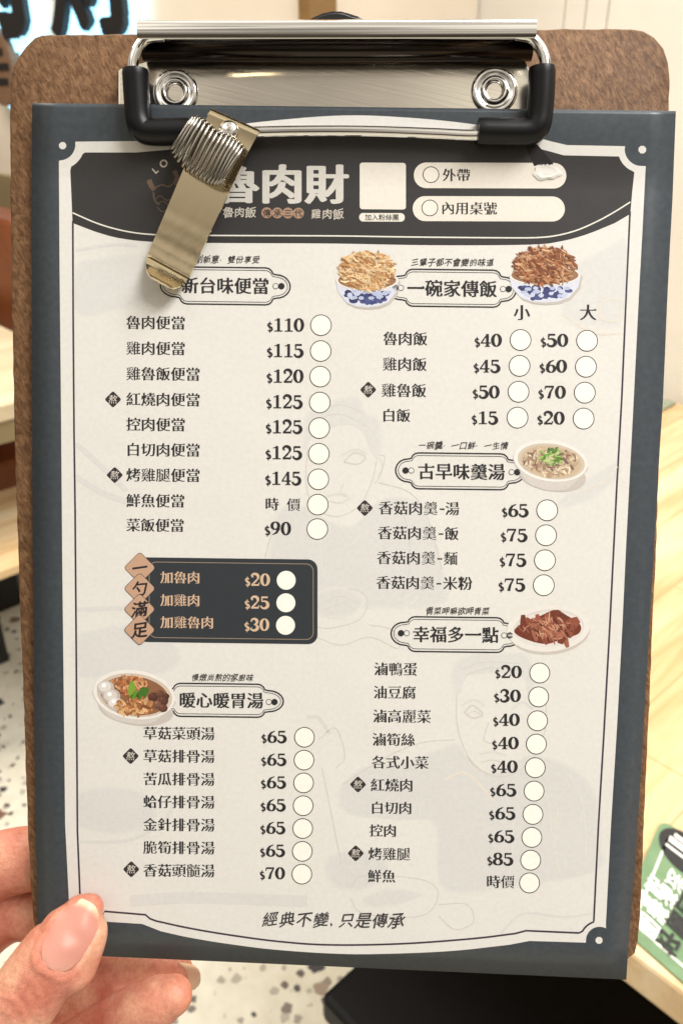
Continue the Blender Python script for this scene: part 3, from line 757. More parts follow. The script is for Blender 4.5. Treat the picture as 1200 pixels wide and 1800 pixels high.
outer_bl = arc((152, 1622), 26, -5, -100, 8)
outer_l = [(122, 1597), (121, 1570), (115, 1450), (110, 1000), (107.5, 700), (105, 450), (104, 283)]
outer_tl = arc((105, 254), 28, 88, -8, 8)
outer = outer_top+outer_r+outer_br+outer_bot+outer_bl+outer_l+outer_tl
P = Print(); P.poly(outer, CREAM, 1)
for x, y, r in ((110.5, 256, 6.8), (1128, 263, 7.2), (1052, 1653, 6.5), (154, 1622, 6.3)): P.disc(x, y, r, CREAM, 1, n=8, rot=22)
P.build('frame', sh)
# thin dark inner line
inl = [(128.5, 388), (129, 550), (130.5, 750), (132.5, 900), (134.5, 1150), (136.5, 1460), (141, 1573), (142, 1590)] + arc((152, 1622), 34, -108, -26, 6) + [(184, 1602), (256, 1608), (264, 1615)] + \
    [tuple(p) for p in curve([(275, 1619), (330, 1631), (400, 1643), (490, 1655), (580, 1661), (705, 1659), (830, 1650), (905, 1641)], 5)] + [(924, 1636), (1017, 1640)] + arc((1053, 1653), 34, 200, 252, 6)[1:] + \
    [(1043, 1616), (1051, 1450), (1060, 1300), (1071, 1100), (1083.5, 850), (1092, 700), (1100.5, 500), (1106.5, 372)]
P = Print(); P.stroke(inl, 3.2, (64, 54, 66), 3); P.build('border_line', sh)
# header panel
hd_top = [(150, 268), (240, 268)] + [tuple(p) for p in curve([(300, 263), (380, 247), (470, 232), (600, 223), (720, 228), (830, 240), (920, 255), (965, 266)], 5)] + [(990, 273), (1086, 275)] + arc((1127, 262), 42, 162, 112, 6) + [(1114, 303), (1110, 340)]
hd_bot = [(1107, 376)] + [tuple(p) for p in curve([(1080, 392), (1030, 412), (985, 424), (930, 430), (760, 431), (580, 428), (400, 427.2), (300, 426.2), (262, 424.6), (233, 422), (200, 416.5), (167, 407)], 5)] + [(128, 392), (124, 300)] + arc((105, 254), 44, 62, 22, 6)
P = Print(); P.poly(hd_top+hd_bot, HEAD, 2)
P.stroke(curve([(128, 374), (167, 391), (200, 401.5), (233, 408.5), (265, 412), (300, 413.2), (400, 414), (580, 414.6), (680, 416), (760, 417), (890, 418), (945, 417.5), (980, 413.5), (1015, 404), (1050, 388.5), (1080, 372), (1107, 355)], 8), 2.4, (226, 222, 212), 3)
hdr = P.build('header_panel', sh)
P = Print(); P.text('魯肉財', 379, 612, 323, (204, 200, 192), 4, 'title', .004, hs=.94); P.build('title', sh, hdr)
P = Print(); P.text('魯肉飯', 392, 450, 373, (196, 188, 176), 4, 'brush', .01, wob=4); P.text('雞肉飯', 546, 604, 376, (196, 188, 176), 4, 'brush', .01, wob=4); P.build('subtitle', sh, hdr)
P = Print()
for ch, x in zip('傳承三代', (469, 487.5, 506, 524.5)):
    P.disc(x, 374+.012*(x-469), 9.6, (164, 134, 112), 4); P.text(ch, x-7, x+7, 374.5, (50, 44, 42), 5, 'brush', 0)
P.build('round_badge', sh, hdr)
P = Print()
P.text('L', 268, 283, 297, (200, 190, 176), 4, 'bold', 0, rot=(275, 297, -40)); P.text('O', 280, 298, 286, (200, 190, 176), 4, 'bold', 0, rot=(289, 286, -28))
for L, w_ in (([(262, 316), (266, 326), (272, 334)], 9), ([(272, 330), (285, 325), (296, 328), (306, 320), (312, 300)], 2.2), ([(270, 338), (272, 352), (280, 360)], 3), ([(272, 352), (282, 344), (292, 352), (302, 350)], 1.8), ([(276, 364), (286, 372), (296, 364), (288, 354), (277, 358)], 1.6), ([(306, 300), (312, 312), (310, 326)], 7)):
    P.stroke(curve(L, 5), w_, (112, 92, 78), 4)
P.build('line_drawing', sh, hdr)
def rr_px(x0, y0, x1, y1, r, slope=0., n=8):
    out = []
    for cx, cy, a0 in ((x1-r, y1-r, 0), (x0+r, y1-r, 90), (x0+r, y0+r, 180), (x1-r, y0+r, 270)):
        out += [(cx+r*math.cos(R(a0+90*i/n)), cy+r*math.sin(R(a0+90*i/n))) for i in range(n+1)]
    return [(x, y+slope*(x-(x0+x1)/2)) for x, y in out]
P = Print(); P.poly(rr_px(632, 286, 713, 368, 5, .008), (226, 220, 208), 4); P.build('blank_tile', sh, hdr)
P = Print(); P.poly(rr_px(631, 374.5, 711, 389.5, 7, .004), (226, 220, 208), 4); P.text('加入粉絲團', 641, 701, 382, INKC, 5, 'brush', .0); P.build('caption', sh, hdr)
for y0, y1, s_, x0, x1, xa, tx in ((286, 331, '外帶', 777, 826, 757, 'a'), (345, 389, '內用桌號', 775, 873, 755, 'b')):
    P = Print(); P.poly(rr_px(727 if tx == 'a' else 725, y0, 994.5 if tx == 'a' else 992, y1, 21.8, .003), (226, 219, 207), 4)
    P.disc(xa, (y0+y1)/2-1.5, 14.6, INKC, 5); P.disc(xa, (y0+y1)/2-1.5, 13.1, (232, 226, 214), 6)
    P.text(s_, x0, x1, (y0+y1)/2-1, INKC, 6); P.build('order_field', sh, hdr)

# faint drawings printed under the list
G1, G2, LN = (212, 210, 206), (213, 211, 207), (206, 201, 195)
P = Print()
def shape(T, col, layer=2, n=6): 
    q = np.array(catmull(T, n, True)); c = q.mean(0)
    for k, (e, w_) in enumerate(((5, .25), (2.5, .5), (0, .75), (-2.5, 1.))):
        d = q-c; r = np.linalg.norm(d, axis=1)[:, None]
        P.poly([tuple(x) for x in c+d*(1+e/np.maximum(r, 12))], tuple(a_*(1-w_)+b_*w_ for a_, b_ in zip(CREAM, col)), layer+k*.18)
def line(T, w_=1.6, col=LN, layer=3): P.stroke(catmull(T, 6), w_, col, layer)
shape([(536, 742), (550, 720), (580, 712), (600, 702), (630, 704), (640, 728), (662, 738), (668, 770), (664, 806), (652, 792), (640, 760), (612, 746), (570, 754), (548, 762), (536, 790)], G2)
shape([(478, 960), (492, 900), (530, 890), (580, 918), (620, 926), (668, 880), (720, 880), (752, 912), (774, 990), (776, 1058), (640, 1066), (560, 1058), (480, 1000)], G1)
shape([(556, 1046), (600, 1036), (636, 1052), (620, 1076), (580, 1082), (556, 1070)], G1, 3)
line([(540, 790), (538, 850), (552, 890), (590, 908), (630, 890), (652, 850), (662, 810)]); line([(604, 812), (622, 796), (642, 804), (628, 816), (604, 812)], 2.6); line([(600, 800), (624, 790), (646, 798)], 4, G1)
line([(574, 872), (596, 868), (614, 874)], 4, G1); line([(664, 800), (676, 804), (668, 836), (658, 850)]); line([(664, 848), (720, 866), (752, 912), (776, 1000)])
line([(556, 1044), (620, 1036), (646, 1056), (630, 1090), (580, 1104), (556, 1102)]); line([(556, 1120), (600, 1134), (650, 1120), (700, 1140), (690, 1108), (648, 1098)]); line([(480, 930), (466, 980), (470, 1000)], 2)
for T in ([(536, 900), (560, 940), (566, 1000)], [(700, 884), (716, 930), (720, 1000), (706, 1050)], [(590, 930), (612, 960), (640, 930)], [(560, 720), (600, 712), (640, 726)], [(550, 740), (596, 728), (650, 752)], [(574, 880), (598, 884), (616, 876)], [(668, 806), (672, 822), (664, 838)],
          [(566, 1060), (600, 1048), (630, 1062)], [(570, 1072), (602, 1060), (626, 1074)], [(604, 850), (598, 866), (610, 870)], [(650, 966), (664, 960), (670, 976), (656, 980), (650, 966)], [(656, 1000), (668, 996), (672, 1010), (660, 1012), (656, 1000)], [(480, 960), (500, 1000), (520, 1010)], [(740, 1040), (720, 1062), (680, 1066)]):
    line(T, 1.2, (222, 219, 213), 3.6) if T[0][1] > 895 and T[0][1] < 1045 else line(T, 1.2, LN, 3.6)
P.build('background_drawing', sh); P = Print()
shape([(800, 1168), (830, 1152), (880, 1150), (924, 1152), (936, 1190), (930, 1220), (916, 1186), (850, 1184), (818, 1190), (806, 1220), (796, 1200)], G2)
shape([(600, 1390), (640, 1350), (720, 1340), (800, 1310), (830, 1350), (870, 1360), (930, 1330), (1000, 1350), (1044, 1400), (1052, 1480), (1046, 1530), (900, 1556), (780, 1560), (766, 1450), (700, 1440), (614, 1430)], G1)
line([(802, 1220), (804, 1280), (830, 1340), (880, 1366), (930, 1340), (956, 1290), (960, 1230)]); line([(816, 1252), (830, 1240), (848, 1256), (830, 1262), (816, 1252)], 3); line([(812, 1240), (832, 1230), (852, 1240)], 4, G1); line([(900, 1246), (918, 1234), (936, 1246)], 4, G1)
line([(858, 1270), (850, 1300), (866, 1308)]); line([(842, 1326), (866, 1322), (890, 1328)], 3.4, G1); line([(780, 1370), (820, 1360), (870, 1410)], 4, (222, 214, 203)); line([(980, 1420), (974, 1480), (984, 1540)], 2, (222, 214, 203))
line([(600, 1380), (680, 1330), (740, 1306), (800, 1300)]); line([(560, 1300), (590, 1280), (606, 1330), (590, 1350)]); line([(566, 1350), (590, 1470), (600, 1520)]); line([(540, 1260), (560, 1262), (580, 1290)], 6, G1)
for T in ([(812, 1176), (850, 1164), (910, 1166)], [(820, 1186), (862, 1174), (920, 1180)], [(700, 1350), (730, 1400), (740, 1440)], [(880, 1380), (900, 1440), (896, 1540)], [(930, 1350), (960, 1400), (970, 1470)], [(660, 1360), (680, 1400), (676, 1430)], [(820, 1330), (836, 1350), (860, 1364)], [(846, 1340), (866, 1336), (886, 1342)], [(820, 1256), (834, 1250), (846, 1258)], [(1000, 1360), (1024, 1420), (1030, 1500)]):
    line(T, 1.2, (224, 221, 215) if T[0][1] > 1345 else LN, 3.6)
P.build('background_drawing', sh); P = Print()
shape([(574, 1520), (600, 1500), (660, 1500), (680, 1530), (640, 1560), (590, 1556)], G1); shape([(640, 1580), (680, 1566), (740, 1572), (700, 1588), (656, 1592)], G1)
line([(616, 1560), (640, 1540), (740, 1546), (770, 1572), (740, 1610), (640, 1606), (616, 1580)]); line([(770, 1590), (820, 1590), (832, 1620), (800, 1634), (770, 1610)])
P.build('background_drawing', sh); P = Print(); line([(880, 1640), (920, 1606), (990, 1612), (1040, 1606)], 4, G2)
P.build('background_drawing', sh); P = Print()
shape([(136, 470), (180, 456), (260, 450), (300, 480), (270, 520), (200, 544), (136, 548)], G2); line([(134, 440), (200, 430), (240, 432)], 5, G2)
P.build('background_drawing', sh); P = Print()
shape([(136, 1120), (230, 1104), (310, 1140), (290, 1180), (160, 1190), (140, 1180)], G2); line([(136, 1072), (220, 1070), (300, 1080)], 8, G2)
P.build('background_drawing', sh); P = Print()
shape([(138, 1400), (180, 1386), (250, 1396), (270, 1440), (210, 1462), (142, 1450)], G2); line([(138, 1480), (230, 1476), (290, 1440), (306, 1410)], 5, G2)
P.build('background_drawing', sh); P = Print(); line([(230, 1584), (330, 1578), (470, 1582), (540, 1584)], 20, G2)
P.build('background_drawing', sh); P = Print()
line([(134, 780), (180, 820), (222, 862)], 9, G2); line([(134, 838), (180, 866), (224, 882)], 10, G2)
P.build('background_drawing', sh); P = Print()
shape([(986, 520), (1000, 480), (1060, 440), (1100, 430), (1092, 560), (1050, 572), (1000, 566)], G2); line([(990, 552), (1040, 584), (1090, 586)], 4, (222, 214, 203), 4); line([(1054, 530), (1086, 526), (1088, 560), (1056, 560), (1054, 530)], 3, (222, 214, 203), 4)
P.build('background_drawing', sh); P = Print()
shape([(984, 880), (1030, 846), (1084, 812), (1082, 840), (1040, 872), (1000, 890)], G2); line([(1010, 866), (1060, 846), (1084, 820)], 3, (222, 214, 203), 4)
P.build('background_drawing', sh)

def plaque(x0, x1, bx0, bx1, y0, y1, ly0, ly1, slope):
    def path(d):
        r = 13-d*.3; out = []
        for sgn_, bx, xe in ((1, bx1, x1), (-1, bx0, x0)):
            a, c = bx-sgn_*d*.35, xe-sgn_*d; lr = (ly1-ly0)/2-d*.85; cy = (ly0+ly1)/2
            t = [(a-sgn_*r, y0+d)] + [(a-sgn_*r+sgn_*r*math.sin(R(q)), y0+d+r-r*math.cos(R(q))) for q in (25, 50, 75)]
            t += [(a+sgn_*1, cy-lr-1), (a+sgn_*6, cy-lr)]
            hw = abs(c-a)-6
            t += [(c-sgn_*hw+sgn_*hw*math.sin(R(q)), cy-lr*math.cos(R(q))) for q in range(15, 91, 15)]
            t2 = [(x, 2*cy-y if False else (y0+y1)-y) for x, y in t[:4]] + [(x, 2*cy-y) for x, y in t[4:-1]]
            full = t + t2[::-1]
            out += full if sgn_ == 1 else full[::-1]
        mx = (x0+x1)/2
        return [(x, y+slope*(x-mx)) for x, y in out]
    P = Print(); P.stroke(path(0), 2.6, INKC, 4, True); P.stroke(path(4.6), 1.1, INKC, 4, True); return P
def pill(P, x, y, left_dark):
    a, c = (x-5.5, x+4.5)
    dk, lt_ = (a, c) if left_dark else (c, a)
    P.disc(lt_, y, 5.2, INKC, 5); P.disc(lt_, y, 4.1, CREAM, 6); P.disc(dk, y, 5.6, INKC, 7)
for args, txt, tx, ty, pills, small, sx_, sy_ in (
    ((282, 510, 316, 480, 470, 535, 482, 523, .012), '新台味便當', (319, 473), 502, ((306, 503, 1), (490, 503, 0)), '創新意·雙份享受', (343, 457), 456),
    ((678, 907, 712, 880, 474, 539, 486, 528, .012), '一碗家傳飯', (715, 873), 507, ((700, 506, 1), (889, 508, 0)), '三輩子都不會變的味道', (722, 868), 461),
    ((695, 922, 722, 893, 797, 860, 808, 848, .012), '古早味羹湯', (734, 887), 829, ((718, 827, 1), (904, 830, 0)), '一碗羹·一口鮮·一生情', (735, 893), 783),
    ((687, 914, 716, 886, 1085, 1146, 1095, 1135, .012), '幸福多一點', (725, 876), 1115.5, ((710, 1113, 1), (891, 1117, 0)), '青菜呷嘛欲呷青菜', (748, 860), 1074),
    ((274, 498, 304, 466, 1202, 1260, 1213, 1250, .012), '暖心暖胃湯', (315, 463), 1231, ((478, 1234, 0),), '慢燉尚熬的家廚味', (337, 446), 1191)):
    P = plaque(*args)
    for q in pills: pill(P, *q)
    h_ = P.build('heading_plaque', sh)
    P = Print(); P.text(txt, *tx, ty, INKC, 6, 'head'); P.build('heading_text', sh, h_)
    P = Print(); P.text(small, *sx_, sy_, (58, 52, 52), 6, 'brush', .006, shear=.18, hs=1.05, wob=6); P.build('tagline', sh, h_)

def name_row(s, x0, x1, y): P = Print(); P.text(s, x0, x1, y, INKC); P.build('dish_name', sh)
def price(s, x0, x1, y, h=25):
    P = Print()
    if s[0] == '$': P.number(s, x0, x1, y, h*.92, INKC)
    elif ' ' in s: P.text(s[0], x0, x0+24, y, INKC); P.text(s[2], x1-24, x1, y+1, INKC)
    else: P.text(s, x0, x1, y, INKC)
    P.build('price', sh)
def circle(x, y, r):
    P = Print(); P.disc(x, y, r, INKC, 5, n=56); P.disc(x, y, r-1.5, WHT, 6, n=56); P.build('tick_circle', sh)
def diamond(P, x, y, h, r, col, layer):
    pts = []
    for k in range(4):
        a = 90*k; c = (x+(h-r*1.3)*math.cos(R(a)), y+(h-r*1.3)*math.sin(R(a)))
        pts += [(c[0]+r*math.cos(R(a-45+90*i/5)), c[1]+r*math.sin(R(a-45+90*i/5))) for i in range(6)]
    P.poly(pts, col, layer)
def mark(x, y):
    P = Print(); diamond(P, x, y, 14.5, 3, (56, 50, 50), 4); P.text('熬', x-8, x+8, y, (214, 206, 196), 6, 'plain', 0, shear=.12); P.build('diamond_mark', sh)

for i, (s, x1, y, pr, px0, px1, py, cx, cy) in enumerate((
    ('魯肉便當', 326, 567, '$110', 470, 534, 571, 564, 571.6), ('雞肉便當', 326, 612, '$115', 469.5, 533.5, 616, 563.5, 617), ('雞魯飯便當', 352, 657, '$120', 469, 533, 661, 562.6, 662),
    ('紅燒肉便當', 352, 702, '$125', 468, 532, 706, 562, 707.5), ('控肉便當', 326, 746, '$125', 467.5, 531.5, 750, 561, 752.5), ('白切肉便當', 352, 790.5, '$125', 467, 531, 795.5, 560.3, 797.5),
    ('烤雞腿便當', 352, 835, '$145', 466.5, 529.5, 840.5, 559.4, 842.5), ('鮮魚便當', 325, 880, '時 價', 466, 528, 886, 558.4, 887), ('菜飯便當', 324, 923, '$90', 465.5, 511, 929, 557.6, 930))):
    name_row(s, 222, x1, y); price(pr, px0, px1, py, 26); circle(cx, cy, 18.8)
mark(199, 702); mark(202, 835)
for s, x0, x1, y, p1_, p2_ in (('魯肉飯', 673, 751, 595, '$40', '$50'), ('雞肉飯', 672, 750, 640, '$45', '$60'), ('雞魯飯', 670, 749, 686, '$50', '$70'), ('白飯', 671, 721, 730, '$15', '$20')):
    k = {'魯肉飯': 0, '雞肉飯': 1, '雞魯飯': 2, '白飯': 3}[s]
    name_row(s, x0, x1, y); price(p1_, 834-1.7*k, 881-2*k, 598+45.4*k, 25); circle(914.3-1.8*k, 597.6+45.5*k, 19); price(p2_, 950-2*k, 997.5-2.1*k, 598+45.6*k, 25); circle(1031-2*k, 599+45.6*k, 19)
mark(647, 685)
P = Print(); P.text('小', 902, 931, 549, INKC); P.text('大', 1018, 1048, 549, INKC); P.build('size_heading', sh)
for k, (s, x0, x1, pr) in enumerate((('香菇肉羹-湯', 665, 807, '$65'), ('香菇肉羹-飯', 663.5, 806, '$75'), ('香菇肉羹-麵', 662, 804, '$75'), ('香菇肉羹-米粉', 661, 830, '$75'))):
    y = 893+43.7*k; P = Print(); c4 = x0+104-.6*k
    P.text('香菇肉羹', x0, c4, y, INKC); P.stroke([(c4+3.5, y+2), (c4+12, y+2)], 2.4, INKC, 6); P.text(s[5:], x1-25*len(s[5:])-(2 if len(s) > 6 else 0), x1, y+1, INKC); P.build('dish_name', sh)
    price(pr, 882-2*k, 928.5-2*k, 897+43.6*k, 25); circle(961-2*k, 897+43.9*k, 19)
mark(641, 893)
for k, (s, x0, x1, y, pr) in enumerate((('滷鴨蛋', 657, 733, 1176, '$20'), ('油豆腐', 656, 731, 1217, '$30'), ('滷高麗菜', 655, 757, 1259, '$40'), ('滷筍絲', 654, 729, 1300, '$40'), ('各式小菜', 653, 753, 1340, '$40'), ('紅燒肉', 651, 726, 1380, '$65'),
    ('白切肉', 651, 724, 1420, '$65'), ('控肉', 649, 697, 1460, '$65'), ('烤雞腿', 647, 721, 1501, '$85'), ('鮮魚', 646, 695, 1540, '時價'))):
    name_row(s, x0, x1, y); cy = (1181, 1223, 1265, 1306, 1347.5, 1388.5, 1429.5, 1470, 1510, 1550)[k]
    price(pr, 870-1.75*k, 916-1.8*k if pr[0] == '$' else 904, cy, 24); circle(948-2*k, cy+2, 18.2)
mark(629, 1379); mark(625, 1500)
for k, (s, pr) in enumerate((('草菇菜頭湯', '$65'), ('草菇排骨湯', '$65'), ('苦瓜排骨湯', '$65'), ('蛤仔排骨湯', '$65'), ('金針排骨湯', '$65'), ('脆筍排骨湯', '$65'), ('香菇頭髓湯', '$70'))):
    name_row(s, 252, 377.5, 1289+40.2*k); price(pr, 460-.5*k, 504-.6*k, 1295+40*k, 23.5); circle(535-.75*k, 1296+40.1*k, 18)
mark(230, 1329); mark(231, 1528)
# dark box with the four copper diamonds
P = Print()
bx = rr_px(242, 981.5, 558, 1130.5, 17, .013)
P.poly(bx, (52, 56, 60), 4.2); i1, i2 = rr_px(262, 989, 551, 1123, 13, .013), rr_px(263.2, 990.2, 549.8, 1121.8, 12, .013); P.ring(i1, i2, (150, 134, 116), 4.6)
box = P.build('extras_box', sh)
P = Print()
for s, x1, y in (('加魯肉', 352, 1015), ('加雞肉', 352, 1055), ('加雞魯肉', 376, 1094)): P.text(s, 282, x1, y, (208, 176, 148), 5)
P.build('dish_name', sh, box)
for k, (pr, y) in enumerate((('$20', 1019), ('$25', 1059), ('$30', 1098))):
    P = Print(); P.number(pr, 431-.5*k, 474-.6*k, y, 22, (208, 180, 152), 5); P.build('price', sh, box)
    P = Print(); P.disc(503-.6*k, 1020+39.6*k, 16.6, WHT, 5, n=48); P.build('tick_circle', sh, box)
for k, ch in enumerate('一勺滿足'):
    P = Print(); y = 998+36.4*k; lay = 5+3*k
    diamond(P, 246-.2*k, y, 28, 6, (70, 60, 56), lay); diamond(P, 246-.2*k, y, 26.8, 5.6, (192, 156, 130), lay+1); P.text(ch, 232, 260, y, (46, 42, 44), lay+2, 'bold', 0, shear=.12, wob=3); P.build('copper_diamond', sh, box)
P = Print(); P.text('經典不變', 461, 579, 1616, (62, 58, 60), 6, 'brush', .012, shear=.2, wob=6); P.text(',', 580, 600, 1618, (66, 62, 64), 6, 'bold', 0); P.text('只是傳承', 596, 711, 1618, (62, 58, 60), 6, 'brush', .012, shear=.2, wob=6); P.build('motto', sh)

# printed dish pictures
def strands(P, cx, cy, rx, ry, n, cols, ln, wd, layer, ang=None, keep=None):
    for i in range(n):
        a = random.uniform(0, 2*math.pi); q = math.sqrt(random.random()); x, y = cx+rx*q*math.cos(a), cy+ry*q*math.sin(a)
        if keep and not keep(x, y): continue
        th = random.uniform(0, math.pi) if ang is None else R(random.gauss(ang, 35)); l = ln*random.uniform(.6, 1.3); k = random.uniform(-.3, .3)*l
        p = [(x-l*math.cos(th), y-l*math.sin(th)), (x-k*math.sin(th)*.8, y+k*math.cos(th)*.8), (x+l*math.cos(th), y+l*math.sin(th))]
        w_ = wd*random.uniform(.6, 1.3); c = random.choice(cols); j = random.uniform(.88, 1.1)
        pts = catmull(p, 3); m_ = len(pts)
        P.stroke(pts, [w_*(.35+.65*math.sin(math.pi*(t_+.5)/m_)) for t_ in range(m_)], tuple(min(255, v*j) for v in c), layer+i*.02)
def half(cx, cy, rx, ry, bx, by, bw, n=16):
    return ell(cx, cy, rx, ry, 180, 0, 2)[:0] + [(cx-rx, cy)] + [(cx-rx*.93, cy+(by-cy)*.45), (cx-rx*.68, cy+(by-cy)*.84), (bx-bw, by)] + [(bx, by+2), (bx+bw, by)] + [(cx+rx*.68, cy+(by-cy)*.84), (cx+rx*.93, cy+(by-cy)*.45), (cx+rx, cy)] + [(cx+rx*math.cos(R(-q)), cy+ry*math.sin(R(-q))) for q in range(10, 171, 10)]
def rice_bowl(cx, cy, rx, by, food, dome, name):
    P = Print(); P.poly([(x+3, y+4) for x, y in half(cx, cy, rx, 18, cx, by, rx*.38)], (192, 184, 176), 6)
    P.poly(half(cx, cy, rx, 18, cx, by, rx*.38), (212, 214, 226), 7)
    for i in range(60):
        x = cx+random.uniform(-.9, .9)*rx; t_ = random.uniform(.28, .92); y = cy+12+(by-cy-14)*t_
        lim = rx*(1-.50*((y-cy)/(by-cy))**1.6)
        if abs(x-cx) < lim-7: P.disc(x, y, random.uniform(4, 8), random.choice([(66, 72, 116), (80, 86, 134), (58, 60, 98)]), 7.2+i*.01, ry=random.uniform(3, 5), n=12)
    for i in range(26):
        x = cx+random.uniform(-.85, .85)*rx; t_ = random.uniform(.25, .85); y = cy+12+(by-cy-14)*t_
        lim = rx*(1-.50*((y-cy)/(by-cy))**1.6)
        if abs(x-cx) < lim-8: P.disc(x, y, random.uniform(4, 6.5), random.choice([(196, 202, 222), (180, 188, 214)]), 8+i*.01, ry=random.uniform(2.5, 4.2), n=12)
    P.disc(cx, cy, rx, (226, 221, 214), 8.6, ry=18); P.disc(cx, cy-.5, rx-4, (150, 112, 84), 8.8, ry=16)
    strands(P, cx, cy-dome*.45, rx*.86, dome*.62+10, 520, food, 6.5, 3.3, 9, ang=25)
    return P.build(name, sh)
rice_bowl(645, 493, 55, 538, [(214, 176, 128), (190, 142, 94), (232, 206, 166), (168, 118, 76), (222, 190, 146)], 38, 'dish_picture')
rice_bowl(957, 484, 63, 530, [(160, 104, 70), (140, 86, 56), (184, 132, 94), (124, 74, 50), (204, 162, 126)], 37, 'dish_picture')
def side_bowl(cx, cy, rx, ry, tilt, by, bxo):
    P = Print(); ca, sa = math.cos(R(tilt)), math.sin(R(tilt))
    P.disc(cx+3, cy+(by-cy)*.5, rx*.92, (196, 188, 180), 6, ry=(by-cy)*.55, rot=tilt)
    P.poly(catmull([(cx-rx*ca, cy-rx*sa), (cx-rx*.7, cy+(by-cy)*.62), (cx+bxo-rx*.35, by-3), (cx+bxo+rx*.3, by), (cx+rx*.75, cy+(by-cy)*.62), (cx+rx*ca, cy+rx*sa), (cx, cy-5)], 5, True), (206, 199, 193), 7)
    P.disc(cx, cy, rx, (232, 227, 220), 8, ry=ry, rot=tilt, n=56); P.disc(cx+1, cy+1, rx-5.5, (204, 190, 174), 8.3, ry=ry-5, rot=tilt, n=56)
    return P
P = side_bowl(967, 810, 65, 36, 8, 861, 4); P.disc(968, 812, 54, (200, 178, 150), 8.6, ry=28, rot=8)
strands(P, 967, 812, 46, 23, 240, [(206, 184, 156), (168, 140, 116), (220, 204, 178), (138, 112, 96), (190, 164, 136)], 6, 4.2, 9)
strands(P, 970, 803, 18, 14, 46, [(110, 150, 70), (140, 176, 90), (86, 120, 60), (180, 190, 130)], 6, 4, 13); P.build('dish_picture', sh)
P = side_bowl(236, 1221, 72, 43, 8, 1272, 6); P.disc(237, 1223, 60, (140, 98, 70), 8.6, ry=34, rot=8)
strands(P, 226, 1205, 34, 16, 150, [(170, 104, 66), (194, 134, 90), (138, 82, 54), (206, 160, 116)], 5, 3.6, 9); strands(P, 236, 1242, 34, 14, 120, [(170, 108, 68), (198, 144, 94), (140, 88, 58), (214, 172, 124)], 6, 4.4, 12.2)
for x, y, r, c in ((186, 1209, 15, (222, 214, 206)), (196, 1224, 16, (214, 205, 198)), (203, 1237, 14, (226, 218, 212)), (270, 1225, 9, (92, 58, 48)), (281, 1220, 8, (110, 74, 60)), (287, 1232, 9, (100, 64, 54)), (278, 1239, 9, (124, 88, 72)), (287, 1245, 8, (110, 70, 58)), (292, 1224, 6, (90, 60, 50))):
    P.disc(x, y, r, tuple(v*.86 for v in c), 12+.02*x/10, ry=r*.86, n=20); P.disc(x-1.5, y-2, r*.74, c, 12.6+.02*x/10, ry=r*.6, n=18); P.disc(x-3, y-4, r*.25, tuple(min(250, v*1.25) for v in c), 13.4, n=10)
for T, c in (([(226, 1210), (232, 1196), (238, 1208), (234, 1224), (228, 1226)], (122, 160, 58)), ([(240, 1222), (250, 1208), (262, 1212), (254, 1226), (238, 1230)], (70, 112, 44)), ([(228, 1226), (240, 1214), (244, 1228)], (96, 138, 52))):
    P.poly([tuple(q) for q in catmull(T, 4, True)], c, 14.2)
P.build('dish_picture', sh)
P = Print(); P.disc(965, 1110, 71, (198, 190, 182), 6, ry=40, rot=-4, n=56); P.disc(963, 1104.5, 73, (226, 221, 214), 7, ry=41, rot=-4, n=60); P.disc(964, 1104, 62, (212, 206, 199), 7.3, ry=33, rot=-4, n=60); P.disc(964, 1106, 60, (220, 214, 207), 7.6, ry=31, rot=-4, n=60)
P.poly([tuple(q) for q in catmull([(903, 1110), (920, 1094), (950, 1082), (975, 1072), (996, 1082), (1019, 1098), (1016, 1114), (990, 1122), (960, 1132), (924, 1124)], 5, True)], (112, 58, 44), 8)
inm = lambda x, y: (x-962)**2/54**2+(y-1104-(962-x)*.08)**2/24**2 < 1
strands(P, 962, 1105, 46, 16, 16, [(142, 80, 62), (122, 64, 50), (160, 100, 80)], 21, 17, 8.3, 66, inm); strands(P, 962, 1105, 50, 22, 60, [(128, 72, 56), (150, 90, 70), (100, 56, 44), (172, 114, 90), (188, 136, 110)], 8, 3.2, 9.4, 62, inm); strands(P, 962, 1104, 44, 18, 26, [(206, 160, 130), (188, 130, 104)], 5, 2, 12, 40, inm); P.build('dish_picture', sh)

# torn film near the right corner of the clip
FILM = mat('clear_film', (.8, .78, .75), .12, spec=.6)
b = bmesh.new(); g = []; NP = 26
for i in range(NP+1):
    row = []; rr_ = i/NP
    for j in range(NP*2):
        a_ = math.pi*j/NP; ed = 1+.10*math.sin(3*a_+1)+.06*math.sin(7*a_)
        u, v = 961+25*rr_*ed*math.cos(a_), 302+15*rr_*ed*math.sin(a_)
        if v < 290: v = 290-.25*(290-v)+1.2*math.sin(u*.9)
        lift = .00016+.00014*math.exp(-((rr_-.70)/.17)**2)*(.25+.75*max(0, math.sin(a_)))+.0001*math.cos(a_-1)*rr_*(1-rr_)*4
        row.append(b.verts.new(on_sheet(u, v, lift)))
    g.append(row)
for i in range(1, NP):
    for j in range(NP*2): b.faces.new((g[i][j], g[i+1][j], g[i+1][(j+1) % (NP*2)], g[i][(j+1) % (NP*2)]))
b.faces.new(g[1])
for v in [v for v in b.verts if not v.link_faces]: b.verts.remove(v)
bmesh.ops.recalc_face_normals(b, faces=b.faces)
obj('peeled_film', b, mat('peeled_laminate', s2l((220, 216, 209)), .5, spec=.2), sh, smooth=True)
P = Print(); P.poly([(922, 254), (944, 254), (972, 288), (962, 294), (950, 289), (938, 292)], (34, 32, 32), 5); P.build('scuff', sh)

